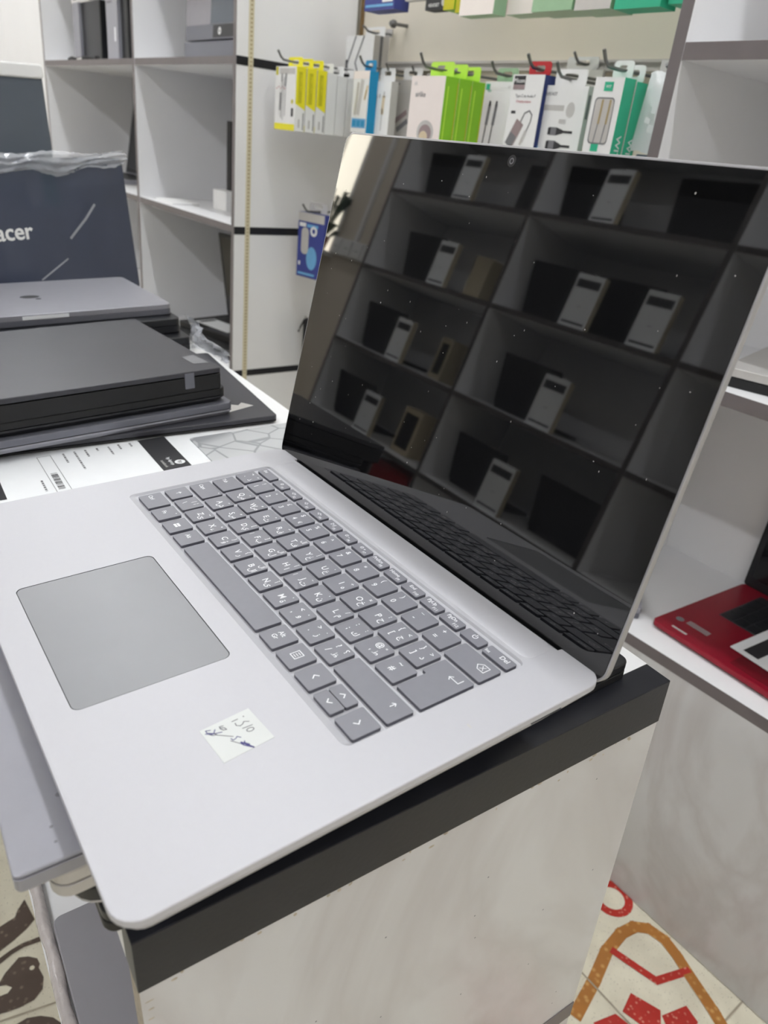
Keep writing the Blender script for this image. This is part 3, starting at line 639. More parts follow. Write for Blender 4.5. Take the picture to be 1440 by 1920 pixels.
for i, c in enumerate('QWERTYUIOP'): std('q', i, L3(c))
std('q', 10, [('t', '[', 4.4, -2.6, -2.4), ('t', '{', 4.4, -2.4, 4.2), ('t', 'ج', 4.4, 3.8, -1.6), ('t', '<', 3.6, 4.6, 4.6)])
std('q', 11, [('t', ']', 4.4, -2.6, -2.4), ('t', '}', 4.4, -2.4, 4.2), ('t', 'د', 4.4, 3.8, -1.6), ('t', '>', 3.6, 4.6, 4.6)])
for i, c in enumerate('ASDFGHJKL'): 
    o_ = std('a', i, L3(c) + ([('l', [(-6.4, 1.6), (-6.4, -1.6)], .35)] if c in 'FJ' else []))
std('a', 9, [('t', ';', 4.4, -2.6, -2.4), ('t', ':', 4.4, -2.4, 4.), ('t', 'ك', 4.4, 3.6, -1.6), ('t', ':', 3.4, 5., 4.8)])
std('a', 10, [('t', "'", 4.4, -.6, -2.6), ('t', '@', 4.4, -.4, 3.9), ('t', 'ط', 4.4, 3.6, -1.4), ('t', '"', 3.6, 4.2, 5.)])
std('a', 11, [('t', '#', 4.6, -1.4, -1.6), ('t', '~', 4.6, -1.4, 4.2)])
key(11.2, 27.4, 'z', [('t', '\\', 4.4, -2.4, -2.), ('t', '|', 4., 0, 3.8), ('t', '¦', 3.8, 3.4, 3.8)])
for i, c in enumerate('ZXCVBNM'): std('z', i, L3(c))
std('z', 7, [('t', ',', 4.6, -2.8, -2.6), ('t', '<', 4., -1.6, 4.), ('t', 'و', 4.4, 3.4, -1.4), ('t', '،', 3.6, 4.8, 4.4)])
std('z', 8, [('t', '.', 4.6, -2.8, -2.6), ('t', '>', 4., -1.6, 4.), ('t', 'ز', 4.4, 3.4, -1.4), ('t', '.', 3.6, 4.8, 4.4)])
std('z', 9, [('t', '/', 4.6, -2.6, -2.), ('t', '?', 4.4, -1.8, 4.), ('t', 'ظ', 4.4, 3.2, -1.6), ('t', '؟', 4.2, 4.4, 4.6)])
key(-6.8, 13.2, 'q', [('t', 'Tab', 3.6, -5.6, 0.4)]); key(-7., 17.2, 'a', [('t', 'Caps', 3.6, -5.6, -.6), ('d', 9.6, 5.6, .5)], name='caps_lock_key')
AR_UP = [('l', [(0, -1.7), (0, 1.7)], .5), ('l', [(-1.3, .5), (0, 1.8), (1.3, .5)], .5)]
key(-7., 8.5, 'z', AR_UP, name='shift_key'); key(220.2, 266.8, 'z', [('l', [(14.5, 0), (14.5, 3.4)], .5), ('l', [(13.2, 2.2), (14.5, 3.5), (15.8, 2.2)], .5)], name='shift_key')
key(-6.5, 14.1, 's', [('t', 'Ctrl', 3.6, -4.8, -.4)]); key(17.2, 33.3, 's', [('t', 'Fn', 3.6, -1.2, -.4), ('d', 4.4, 5.4, .45)])
key(37.4, 53., 's', [('l', [(-1.85 + dx, .9 + dy), (-.25 + dx, .9 + dy)], 1.65) for dx, dy in ((0, 0), (2.1, 0), (0, -2.05), (2.1, -2.05))])
key(56.3, 71.7, 's', [('t', 'Alt', 3.6, -1.6, .6)]); key(74.8, 173.4, 's', name='space_bar')
key(176.3, 191.9, 's', [('t', 'Alt', 3.6, -.6, 2.6), ('t', 'Gr', 3.6, -.8, -1.6)])
key(194.9, 210.6, 's', [('l', [(-2.6, -2.1), (2.2, -2.1), (2.2, 3.3), (-2.6, 3.3), (-2.6, -2.1)], .5)] + [('l', [(-1.4, y), (1., y)], .4) for y in (-.8, .6, 2.)])
key(213.8, 229.2, 's', [('l', [(.8, -1.8), (-1., 0), (.8, 1.8)], .6)], name='arrow_key')
key(232.3, 248.1, 's', [('l', [(-1.7, .9), (0, -.9), (1.7, .9)], .6)], 'arrow_key', -82.4, -74.2); key(232.3, 248.1, 's', [('l', [(-1.7, -.9), (0, .9), (1.7, -.9)], .6)], 'arrow_key', -73.8, -66.3)
key(251.2, 266.8, 's', [('l', [(-.8, -1.8), (1., 0), (-.8, 1.8)], .6)], name='arrow_key')
key(239.3, 267.1, 'n', [('l', [(2.9, 1.2), (5.2, 3.7), (9.6, 3.7), (9.6, -1.3), (5.2, -1.3), (2.9, 1.2)], .5), ('l', [(5.6, 2.6), (8., -.2)], .4), ('l', [(5.6, -.2), (8., 2.6)], .4)], name='backspace_key')
ent = [(248.2, -44.6), (266.6, -44.6), (267.1, -44.1), (267.1, -11.5), (266.6, -11.), (244.8, -11.), (244.3, -11.5), (244.3, -25.6), (244.8, -26.1), (247.2, -26.1), (247.7, -26.6), (247.7, -44.1)]
b = MB('key', 'legend'); b.prism(ent, .12, .5, 'key', .22, .05); b.prism(inset(ent, .12), -1.61, .12, 'shaded_skirt', 0, 0)
b.line([(262.5, -14.2), (262.5, -18), (256., -18)], .5, 'legend', .53); b.line([(257.6, -16.4), (256, -18), (257.6, -19.6)], .5, 'legend', .53); b.build('enter_key', hero)
key(-7.2, 12.5, 'f', [('t', 'Esc', 3.2, -5.2, 1.)])
FL = ['☼', '◁×', '◁–', '◁+', '▷||', '☼–', '☼+', 'PrtScn', 'Home', 'End', 'PgUp', 'PgDn']
for i in range(12):
    x = 15.6 + 17.9 * i; s_ = FL[i]
    lg = [('t', s_, 3.2 if len(s_) > 3 else 3., -1.6 if i > 6 else -.4, 1.2 if i > 6 else .9), ('t', 'F%d' % (i + 1), 2.5, 4.4, -1.6 if i > 6 else -1.8)]
    key(x, x + 15.3, 'f', lg, name='function_key')
pw = [('l', [(1.5 * math.cos(R(a)), .9 + 1.5 * math.sin(R(a))) for a in range(130, 411, 28)], .45), ('l', [(0, 1.2), (0, 3.)], .45)]
key(230.3, 245.8, 'f', pw, name='power_key'); key(248.1, 267.2, 'f', [('t', 'Ins', 2.6, -7.2, -1.2), ('t', 'Del', 3.8, 3.2, 1.)])
# the sticker
SQ = [(226.6, -136.4), (224.5, -111.8), (246.9, -110.1), (249.1, -135.)]
def sp(zx, zy):   # sticker writing: 0..1 across and up the sticker
    e1 = Vector(SQ[3]) - Vector(SQ[0]); e2 = Vector(SQ[1]) - Vector(SQ[0]); p = Vector(SQ[0]) + e1 * zx + e2 * zy; return (p.x, p.y)
b = MB('label'); b.prism([SQ[0], SQ[3], SQ[2], SQ[1]], .03, .16, 'label')
def stroke(pts, w=.42, k='pencil'): b.line(pts, w, k, .19)
stroke([(228.6, -121.8), (228.4, -118.9)]); b.disc(228.2, -116., .35, 'pencil', .19)
stroke([(232.4, -115.2), (231.2, -117.2), (232.4, -118.4), (232.9, -119.8), (231.8, -121.2), (230.2, -121.)])
stroke([(234.9, -119.6), (235., -114.9)]); stroke([(237.2 + 1.1 * math.cos(R(a)), -117. + 1.7 * math.sin(R(a))) for a in range(0, 361, 40)])
stroke([(229.2, -130.2), (231.2, -131.6), (229.4, -134.), (227.9, -134.), (228.6, -132.)], .45, 'pen')
stroke([(229., -126.2), (228.6, -127.8), (230., -128.), (231.4, -127.2), (231.8, -125.8), (230.4, -126.2), (229.6, -127.8)], .42, 'pencil')
stroke([(229.6, -134.8), (231.2, -132.4), (232.2, -128.2)], .5, 'pen'); stroke([(230.6, -133.6), (232., -132.6), (232.4, -131.2), (231.2, -131.2), (232.8, -130.8), (237.2, -125.2)], .42, 'pencil')
stroke([(239.4, -122.6), (238., -123.8), (238.8, -124.6), (239.2, -126.2), (237.8, -126.6)], .42, 'pen'); stroke([(239., -127.2), (242.6, -124.4)], .4, 'pencil')
stroke([(242.2, -122.2), (243.6, -122.9), (242.6, -124.2), (244.4, -123.4), (247.4, -120.6), (243., -122.8), (245., -121.2)], .6, 'pen'); stroke([(242., -123.8), (247.6, -120.4)], .8, 'pen')
b.build('sticker', hero)['label'] = 'small white paper sticker with handwritten ink'
b = MB('text'); b.disc(287, -32, 1.6, 'pgrey', .05, ry=.6); b.build('scuff_mark', hero)

# --- the laptops it lies on
def plain(b, t, nm='lid'): return b.build(nm, t)
t, b = closed('laptop', 'closed grey laptop directly under the open platinum one, sticking out over the counter front', LH(257.5, 26, -21.6, R(-2)), 285, 245, 9.4, 'mgrey', 'mgrey', 3, .74, gap=1.0)
for x, y, r_ in ((-32, -222, 1.3), (-17, -228, .8), (-9, -228, .7)): b.disc(x, y, r_, 'text', 9.45)
plain(b, t)
t, b = closed('laptop', 'closed pale silver laptop, second below the open one, its thin black seam showing', LH(256, 10, -36.6, R(-2)), 285, 217, 14.8, 'lsilver', 'lsilver', 8, .45, gap=1.2); plain(b, t)
t, b = closed('laptop', 'rounded black closed laptop with a pale rim, third below the open one', LH(256, -20, -46.9, R(-2)), 285, 180, 10.1, 'lsilver', 'black', 13, .16, gap=.3); plain(b, t)
t, b = closed('laptop', 'closed black laptop at the bottom of the pile, lying crosswise on the counter', LH(262, 131, -59.9, R(-1.06)), 222, 323, 12.8, 'matte_black', 'black', 6, .45, gap=1.2); plain(b, t)

# ------------------------------------------------------------------ counter
ct = thing('display_counter', 'narrow white display counter with charcoal edges and a glossy marble end panel', 'counter', LC(0, 0, 0))
CL = -2150
b = MB('white', 'dark_edge'); b.box(CL, -19, 0, 338, -34, 0, 'white', front='white', back='dark_edge'); b.build('top', ct)
b = MB('dark_edge', 'chip'); b.slab(-19, 0, 0, 338, -34, 0, 'dark_edge', .6, .6, .6); b.build('edge_band', ct)
b = MB('marble', 'chip'); b.box(-17, -.8, .5, 337.5, -846, -34.1, 'marble', front='chip', top='chip')
rg = random.Random(5)
for i in range(46):   # chipped laminate along the top and front edges
    if rg.random() < .55: u, v = rg.uniform(4, 330), -34.5 - abs(rg.gauss(0, 3.2))
    else: u, v = 2 + abs(rg.gauss(0, 2.)), -34.5 - rg.uniform(0, 160)
    b.disc(u, v, rg.uniform(.6, 2.2), 'chip', .06, SD(-.8, 0, 0), 7, rg.uniform(.5, 1.2))
for i in range(16): b.disc(rg.uniform(20, 320), -rg.uniform(60, 330), .7, 'text', .06, SD(-.8, 0, 0), 6)
b.build('end_panel', ct)
b = MB('edge'); b.box(-.8, 0, .5, 337.5, -366, -346, 'edge'); b.build('edge_strip', ct)
b = MB('white', 'ledge'); b.box(CL, -17.2, -30, 334, -280, -262, 'white', front='white'); b.build('shelf', ct)
b = MB('white'); b.box(CL, -17.2, 0, 334, -640, -622, 'white'); b.build('shelf', ct)
for x in (CL, -1420, -720):
    b = MB('white'); b.box(x, x + 17, 1, 334, -846, -280.2 if False else -640.2, 'white'); b.build('divider', ct)
    b = MB('white'); b.box(x, x + 17, 1, 334, -261.8, -34.2, 'white'); b.build('divider', ct)
    b = MB('white'); b.box(x, x + 17, 1, 334, -621.8, -280.2, 'white'); b.build('divider', ct)
b = MB('white'); b.box(CL, -17.2, 334.2, 337.8, -846, -34.2, 'white'); b.build('back_panel', ct)
t, b = closed('laptop', 'closed dark grey laptop on the shelf below the counter top, wrapped in bubble film', LC(-19, 305, -261.8, 0), 200, 325, 14, 'lowgrey', 'lowgrey', 7, .4); plain(b, t)
b = MB('bubble', o=(-120, -20, -262)); P = []; RD = []
for i in range(25):
    x = -330 + i * 12.8; P.append((x, -25 + .6 * math.sin(i * 1.3), -256.6)); RD.append(4.6 + .5 * math.sin(i * 1.7))
b.tube(P, RD, 'bubble', 12)
tag(b.build('bubble_wrap', None, LC(-120, -20, -262)), 'shiny roll of bubble wrap along the front of the shelf under the counter top', 'bubble wrap')

# --- things on the counter, left of the hero
b = MB('paper', o=(-478, 106, 0)); b.box(-531, -425, 12, 201, .2, .5, 'paper')
shp = tag(b.build('spec_sheet', None, LC(-478, 106, 0)), 'white printed sheet with a black header and barcode lying left of the keyboard', 'sheet', 'printed spec sheets')
b = MB('ink', o=(-478, 106, 0)); T = UPF(0, 0, .5)
b.poly([(-519, 156.5), (-436, 157), (-436, 184.5), (-519, 184)], 'ink', T=T); b.rect(-519, 17, -436, 22.5, 'ink', T=T)
b.disc(-451, 177.3, 5, 'paper', .25, T); b.text('hp', 6, -451, 177.3, 'ink', .3, T); b.text('hp laptop', 5, -456, 169.5, 'paper', .25, T, R(0)); b.text('notebook', 4.4, -452, 162.8, 'pgrey', .25, T)
for x0, x1, y in ((-515, -492, 84), (-516, -471, 94.5), (-516, -498, 104.5), (-516, -509, 115.5), (-515, -494, 126.5), (-517, -504, 136.5), (-516, -506, 147.5), (-462, -438, 54.5)):
    x = x0
    while x < x1: w_ = random.uniform(2, 5); b.rect(x, y - .9, min(x + w_, x1), y + .9, 'text', T=T); x += w_ + 1.1
b.line([(-515.5, 60.5), (-515.5, 72.5), (-430, 74), (-430, 62), (-515.5, 60.5)], .5, 'text', T=T)
x = -473.5
while x < -438: w_ = random.choice((.7, 1.1, 1.8)); b.rect(x, 64.2, x + w_, 70, 'ink', T=T); x += w_ + random.choice((.7, 1., 1.6))
b.build('printing', shp)
b = MB('paper', o=(-480, 215, 0)); b.prism([(-532, 190), (-446, 190), (-446, 204), (-524, 241), (-532, 241)], .05, .18, 'paper')
tag(b.build('paper_slip', None, LC(-480, 215, 0)), 'blank white paper slip peeking out behind the printed sheet', 'paper')
b = MB('mat', o=(-430, 265, 0)); b.slab(-503, 205, -340, 330, .05, 1.2, 'mat', 3, .3, 0)
tag(b.build('patterned_mat', None, LC(-430, 265, 0)), 'light grey mat with a faint line pattern beside the hero laptop hinge', 'mat')

GS = 'stacked laptops beside the printed sheet'
t, b = closed('laptop', 'wide closed black laptop at the bottom of the left stack, torn foil on its corner', LC(-508, 308, 0.1, R(4.2) * -1 + R(0)), 260, 385, 9.4, 'matte_black', 'soft_black', 5, .4, GS, taper=4); 
b.poly([(-26, -46), (-38, -14), (-52, -24), (-44, -30), (-50, -38), (-40, -40), (-36, -50), (-32, -44)][::-1], 'lsilver', 9.5); plain(b, t)
t, b = closed('laptop', 'closed slate grey metal laptop second from the bottom of the left stack', LC(-531, 266, 9.7, R(4.7)), 225, 325, 13.6, 'mgrey', 'dgrey', 7, .42, GS, taper=3); plain(b, t)
t, b = closed('laptop', 'closed black laptop third from the bottom of the left stack, rounded corners', LC(-537, 262, 23.6, R(4.9)), 232, 325, 14.6, 'black', 'matte_black', 11, .45, GS, taper=4); plain(b, t)
t, b = closed('laptop', 'closed matte black laptop on top of the left stack, grey label near its corner', LC(-536, 256, 38.5, R(5.3)), 238, 337, 23, 'matte_black', 'soft_black', 4, .72, GS, gap=1.4)
b.prism([(-24, -20), (-22, -4), (-55, -6), (-52, -21)], 22.9, 23.2, 'text'); plain(b, t)
b = MB('dgrey'); b.slab(-4, -42, .6, -31, 5, 21.4, 'dgrey', 1, .3, .3); b.build('hinge_cover', t)['label'] = 'grey hinge tab'
G4 = 'laptops stacked in front of the navy lid'
t, b = closed('laptop', 'closed silver-grey laptop with a dark round logo, on top of the middle stack', LC(-868, 314, 40.2, R(3.)), 212, 304, 15, 'dgrey', 'mgrey', 9, .5, G4, gap=.5)
b.disc(-106, -166, 10, 'ink', 15.05, ry=13); b.disc(-90, -158, 4, 'ink', 15.05); b.disc(-98, -180, 5, 'mgrey', 15.1); plain(b, t)
b = MB('paper'); b.slab(-1, -200, .5, -142, 8.5, 13, 'paper', .3, .1, .1); b.build('notch_glint', t)  # white slab stands in for light reflected in the opening cut
t, b = closed('laptop', 'closed black laptop just under the silver-grey one in the middle stack', LC(-842, 318, 20.2, R(2.)), 222, 330, 19.6, 'black', 'black', 12, .5, G4); plain(b, t)
t, b = closed('laptop', 'closed black laptop at the bottom of the middle stack', LC(-815, 322, 0.1, R(1.)), 232, 330, 19.6, 'matte_black', 'black', 10, .5, G4); plain(b, t)
# crumpled clear film hanging off that stack
b = MB('film', o=(-800, 322, 0)); rg = random.Random(9); vs = []; fs = []; nx, nz = 14, 8
for j in range(nz + 1):
    for i in range(nx + 1):
        u = i / nx; v = j / nz
        vs.append((-860 + 145 * u + 10 * v + rg.uniform(-3, 3), 324 + 6 * math.sin(7 * u + 3 * v) + rg.uniform(-3, 3) + 5, 42 - 40 * v * (1 - .2 * u) - 16 * u * (1 - v) + rg.uniform(-2, 2)))
for j in range(nz):
    for i in range(nx): a = j * (nx + 1) + i; fs.append((a, a + nx + 1, a + nx + 2, a + 1))
b.add(vs, fs, 'film'); b.add([(x, y + 1.2, z) for x, y, z in vs], [f[::-1] for f in fs], 'film')
tag(b.build('clear_film', None, LC(-800, 322, 0)), 'crumpled clear plastic film bunched at the back corner of the middle stack', 'plastic film')

# navy laptop seen from behind, film bunched over its top edge
th_ = math.atan2(.923, -.385)
na = thing('laptop', 'open navy laptop seen from behind, pale lettering on its lid, film over the top', 'laptop', LC(-1226, 373, .1) @ Matrix.Rotation(th_, 4, 'Z'))
lm = Matrix.Translation((0, 0, .003)) @ Matrix.Diagonal((1.07, 1.07, 1.07, 1)) @ Matrix.Rotation(R(-5.6), 4, 'X')
b = MB('navy_lid', 'card'); T = FR(0, 0, 0); b.slab(-432, 0, 0, 206, -7, 0, 'navy_lid', 9, 1.5, 1, T=T)
b.text('acer', 33, -209, 103, 'card', .25, T, 0, 1.02); b.text('acer', 33, -208.2, 103.4, 'card', .2, T, 0, 1.02); ll = b.build('lid', na, lm)
b = MB('matte_black'); b.slab(-462, 10, 0, 275, 0, 16, 'matte_black', 9, 1, 2); b.build('base', na)
b = MB('film'); b.ang = 60; rg = random.Random(21); vs = []; fs = []; nx, nz = 90, 16
ph = [rg.uniform(0, 6.28) for _ in range(12)]
for j in range(nz + 1):
    for i in range(nx + 1):
        u = i / nx; v = j / nz
        droop = 1 - .55 * u + .12 * math.sin(9 * u + ph[0]) + .06 * math.sin(31 * u + ph[1])
        z = 213 - 40 * v * droop + 2.2 * math.sin(23 * u + 3 * v + ph[2])
        y = -2.5 - 4.5 * math.sin(math.pi * min(1, v * 1.15)) * (1 + .5 * math.sin(17 * u + ph[3])) - 1.8 * math.sin(v * 19 + 2.5 * math.sin(6 * u + ph[4])) - 1.2 * math.sin(60 * u + 9 * v + ph[5])
        vs.append((-434 + 437 * u + rg.uniform(-1.5, 1.5), y + rg.uniform(-.8, .8), z + rg.uniform(-.8, .8)))
for j in range(nz):
    for i in range(nx): a = j * (nx + 1) + i; fs.append((a, a + nx + 1, a + nx + 2, a + 1))
b.add(vs, fs, 'film'); b.build('plastic_wrap', na, lm)
for x0, y0, x1, y1, nme in ((-118, 92, -66, 138, 'crease'),):
    b = MB('film'); b.line([(x0, y0), (x1 - 20, y1 - 20), (x1, y1)], 4, 'film', 1.2, T); b.line([(-405, 150), (-330, 168), (-300, 170)], 3, 'film', 1.3, T); b.line([(-410, 138), (-340, 158)], 3, 'film', 1.4, T); b.line([(-180, 36), (-130, 62)], 2.5, 'film', 1.2, T); b.build('film_crease', na, lm)

# slate monitor behind it with a white wrapped top
mo = thing('monitor', 'tall slate-grey screen with a white wrapped top strip, behind the navy laptop', 'monitor', LC(-1480, 302, .1) @ Matrix.Rotation(R(90), 4, 'Z'))
T = FR(0, 0, 0)
b = MB('slate'); b.slab(-560, 10, 0, 347, -26, 0, 'slate', 8, 1, 4, T=T); b.build('screen', mo, Matrix.Rotation(R(-4), 4, 'X'))
b = MB('bubble'); b.slab(-562, 338, 3, 362, -30, 4, 'card', 6, 3, 3, T=T); b.build('top_wrap', mo, Matrix.Rotation(R(-4), 4, 'X'))
b = MB('matte_black'); b.slab(-420, -10, -140, 120, 0, 11, 'matte_black', 12, 2, 0); b.build('stand', mo)

# ------------------------------------------------------------------ things in the left shelves
# top left: two small computers, white box, cable
o = (-3330, 1090, 153.2)
pc = thing('desktop_computer', 'slim grey and black desktop computer on the top left shelf, nearer the shelf side', 'computer', W(-3290, 1060, 153.2))
b = MB('black', 'mgrey'); b.slab(0, 0, 200, 200, 0, 190, 'black', 4, 2, 1); b.build('case', pc)
b = MB('mgrey'); b.slab(-62, 0, 8, 190, 0, 12, 'mgrey', 3, 2, 0, T=FR(0, 0, 0)); b.build('front_panel', pc)
pc = thing('desktop_computer', 'second small desktop computer with a silver front on the top left shelf, by the divider', 'computer', W(-2990, 1060, 153.2))
b = MB('black'); b.slab(0, 0, 160, 200, 0, 196, 'black', 4, 2, 1); b.build('case', pc)
b = MB('mgrey', 'warm'); b.slab(0, 0, 104, 196, 0, 14, 'mgrey', 3, 2, 0, T=FR(0, 0, 0)); b.rect(74, 60, 86, 100, 'paper', 14.2, FR(0, 0, 0)); b.rect(12, 170, 60, 176, 'text', 14.2, FR(0, 0, 0)); b.build('front_panel', pc)
b = MB('card', 'text', 'teal', o=(-3290, 1060, 344)); b.box(-3400, -3200, 1062, 1180, 344.6, 420, 'card')
b.rect(20, 10, 60, 22, 'text', T=FR(-3400, 1061.9, 344.6)); b.rect(90, 20, 150, 30, 'text', T=FR(-3400, 1061.9, 344.6))
tag(b.build('adapter_box', None, W(-3290, 1060, 344)), 'white carton lying on the desktop computers on the top left shelf', 'box')
b = MB('matte_black', 'lsilver', o=(-3150, 1020, 153.2)); rg = random.Random(4); P = [(-3340 + i * 22, 1020 + 18 * math.sin(i * 1.1), 161.5 + 3 * math.sin(i * 2.3)) for i in range(17)]
b.tube(P, 5, 'matte_black', 8); b.tube([(-3200 + i * 12, 1008 + 10 * math.sin(i * .9), 158) for i in range(8)], 4, 'lsilver', 8)
tag(b.build('cable', None, W(-3150, 1020, 153.2)), 'tangle of black and grey cable on the top left shelf in front of the computers', 'cable')
# all-in-one in the next compartment
ai = thing('all_in_one_computer', 'grey all-in-one computer with a round logo on its black chin, top middle shelf', 'computer', W(-2160, 1060, 153.2))
b = MB('dgrey'); T = FR(0, 0, 0); b.slab(-230, 52, 150, 380, -30, 0, 'dgrey', 4, 1, 3, T=T); b.build('body', ai, Matrix.Rotation(R(-3), 4, 'X'))
b = MB('lsilver', 'slate', 'black', 'card'); b.rect(-226, 88, -70, 376, 'lowgrey', .3, T); b.rect(-70, 88, 146, 376, 'slate', .3, T); b.rect(-52, 56, 146, 86, 'black', .3, T); b.disc(-12, 71, 9, 'card', .45, T); b.text('hp', 11, -12, 71, 'black', .6, T); b.build('screen', ai, Matrix.Rotation(R(-3), 4, 'X'))  # lighter left part: a bright reflection painted on the screen
b = MB('dgrey'); b.slab(-215, -8, 140, 150, 0, 46, 'dgrey', 5, 2, 1); b.build('stand', ai)
# middle shelves
o = (-2285, 1200, -236)
b = MB('card', o=o); b.slab(-2330, 1120, -2240, 1300, -235.8, -180, 'card', 4, 1.5, 1)
tag(b.build('carton', None, W(*o)), 'small white carton under a black upright slab on the middle shelf by the post', 'box')
o = (-2285, 1200, -180)
b = MB('matte_black', o=o); b.slab(-2299, 1150, -2271, 1290, -179.8, 12, 'matte_black', 3, 1.5, 1)
tag(b.build('drive_case', None, W(*o)), 'narrow black slab standing upright on the middle shelf by the post', 'case')
b = MB('card', o=(-2420, 1040, -236)); b.slab(-2490, 1000, -2360, 1090, -235.8, -228, 'card', 3, 1, 1)
tag(b.build('flat_carton', None, W(-2420, 1040, -236)), 'flat white carton lying at the front of the middle shelf', 'box')
open_laptop('laptop', 'open grey laptop half hidden by the divider in the far left compartment', W(-3195, 1240, -235.8), 400, 225, 16, 280, R(-10), 'mgrey', 'dgrey', 'black', group='open laptops in the left shelves')
t, b = closed('laptop', 'closed black laptop under the large open one on the lower left shelf', W(-2010, 1262, -629.8) @ Matrix.Rotation(R(8), 4, 'Z'), 350, 240, 29, 'matte_black', 'matte_black', 8, .5); plain(b, t)
open_laptop('laptop', 'large open black laptop on the lower left shelf beside the taupe post', W(-2200, 1240, -600.4) @ Matrix.Rotation(R(12.7), 4, 'Z'), 360, 205, 19, 272, R(9), 'matte_black', 'matte_black', 'black', group='open laptops in the left shelves')
b = MB('paper', 'ink', o=(-2200, 1060, -580)); T = Matrix.Translation((-2300, 1044, -579)) @ Matrix.Rotation(R(10), 4, 'Z'); b.box(0, 170, 0, 75, 0, .6, 'paper', T=T); b.rect(8, 8, 26, 68, 'ink', .8, T)
tag(b.build('spec_sheet', None, W(-2200, 1060, -580)), 'white sheet with a dark bar lying on the black laptop of the lower shelf', 'sheet', 'printed spec sheets')

# ------------------------------------------------------------------ things in the right shelves
rl = open_laptop('laptop', 'open red laptop with black keys on the low white shelf at right', W(-303, 1283, -663) @ Matrix.Rotation(R(-3.4), 4, 'Z'), 385, 266, 9.5, 228, R(-2.5), 'red', 'matte_black', 'black', kx=(.12, .88), ky=(.46, .93), pad='dred', r=9)
for x in (-160, 160):
    for y in (-235, -25): b = MB('black'); b.slab(x - 12, y - 5, x + 12, y + 5, -4.7, .2, 'black', 4, 0, .5); b.build('rubber_foot', rl)
b = MB('text'); b.disc(-170, -222, 7, 'text', 9.7); b.build('sticker', rl)
b = MB('lsilver'); b.rect(-164, -254, -136, -249, 'lsilver', 9.7); b.build('sticker', rl)
b = MB('rose'); b.rect(-158, -224, -118, -210, 'rose', 9.7); b.build('sticker', rl)
b = MB('paper', 'ink', o=(-340, 1110, -648)); T = Matrix.Translation((-396, 1070, -651)) @ Matrix.Rotation(R(-6), 4, 'Z') @ Matrix.Rotation(R(2), 4, 'X'); b.box(0, 165, 0, 105, 0, 1.5, 'paper', T=T); b.rect(16, 10, 42, 96, 'ink', 1.7, T); b.rect(148, 10, 154, 96, 'ink', 1.7, T)
tag(b.build('spec_sheet', None, W(-340, 1110, -648)), 'white sheet with a rounded black bar lying on the red laptop', 'sheet', 'printed spec sheets')
t, b = closed('laptop', 'closed silver laptop with a black underside on the middle right shelf', W(-240, 1310, -251.8) @ Matrix.Rotation(R(13), 4, 'Z'), 330, 235, 26, 'matte_black', 'lsilver', 8, .5, gap=1.5); plain(b, t)
t, b = closed('laptop', 'small closed grey laptop lower in the pair peeping out beside the hero lid', W(-584, 1100, -667.8) @ Matrix.Rotation(R(35), 4, 'Z'), 80, 90, 11, 'dgrey', 'dgrey', 5, .5); plain(b, t)
t, b = closed('laptop', 'small closed grey laptop upper in the pair peeping out beside the hero lid', W(-585, 1096, -656.7) @ Matrix.Rotation(R(38), 4, 'Z'), 76, 88, 10, 'mgrey', 'mgrey', 5, .5); plain(b, t)

# ------------------------------------------------------------------ the unit behind the viewer, seen in the screen
OY = -1170
o = (-1100, OY, -1150)
ou = thing('shelf_unit', 'white shelf unit with taupe edges across the aisle, mirrored in the laptop screen', 'shelves', W(*o))
XS = (-2733, -1923, -1167, -411, 345)
for x in XS: b = MB('white', o=o); b.box(x, x + 18, -1512, OY, -1148, 790, 'white', back='edge2'); b.build('divider' if x not in (XS[0], XS[-1]) else 'side_panel', ou)
ZS = (748, 433, 118, -197, -507, -818)
for x0, x1 in zip(XS, XS[1:]):
    for z in ZS: b = MB('white', o=o); b.box(x0 + 18.2, x1 - .2, -1506, OY - .5, z - 18, z, 'white', back='edge2'); b.build('shelf', ou)
    b = MB('white', o=o); b.box(x0 + 18.2, x1 - .2, -1512, -1506.2, -1148, 790, 'white'); b.build('back_panel', ou)
def Wf(x, y, z, yaw=0): return W(x, y, z) @ Matrix.Rotation(R(180) + yaw, 4, 'Z')
GM = 'display laptops in the unit across the aisle'; GC = 'spec cards in the unit across the aisle'
first = None
def copy_tree(o, parent=None):
    c = o.copy(); COL.objects.link(c); c.parent = parent
    for ch in o.children: copy_tree(ch, c)
    return c
ROW = {0: 'top', 1: 'second', 2: 'third', 3: 'fourth'}
CN = {'a': 'left', 'b': 'middle'}
lap = [('a', 0, -2538, 433), ('a', 1, -2487, 118), ('a', 2, -2559, -197), ('a', 3, -2575, -507), ('b', 0, -1770, 433), ('b', 0, -1340, 433), ('b', 1, -1749, 118), ('b', 1, -1470, 118), ('b', 2, -1701, -197), ('b', 3, -1756, -507), ('b', 3, -1345, -507)]
for i, (c, r_, x, z) in enumerate(lap):
    side = '' if (c, r_) not in (('b', 0), ('b', 1), ('b', 3)) else (' left' if x < -1500 else ' right')
    lb = 'open black display laptop in the %s column, %s shelf%s, mirrored in the screen' % (CN[c], ROW[r_], (',%s one' % side) if side else '')
    mw = W(x, -1300, z + .2) @ Matrix.Rotation(R(random.uniform(-4, 4)), 4, 'Z')
    if first is None:
        first = open_laptop('laptop', lb, mw, 256, 180, 12, 178, R(-14), 'matte_black', 'matte_black', 'black', group=GM, cols=12, rows=5)
    else:
        q = copy_tree(first); q.matrix_world = mw; q['label'] = lb
card0 = None
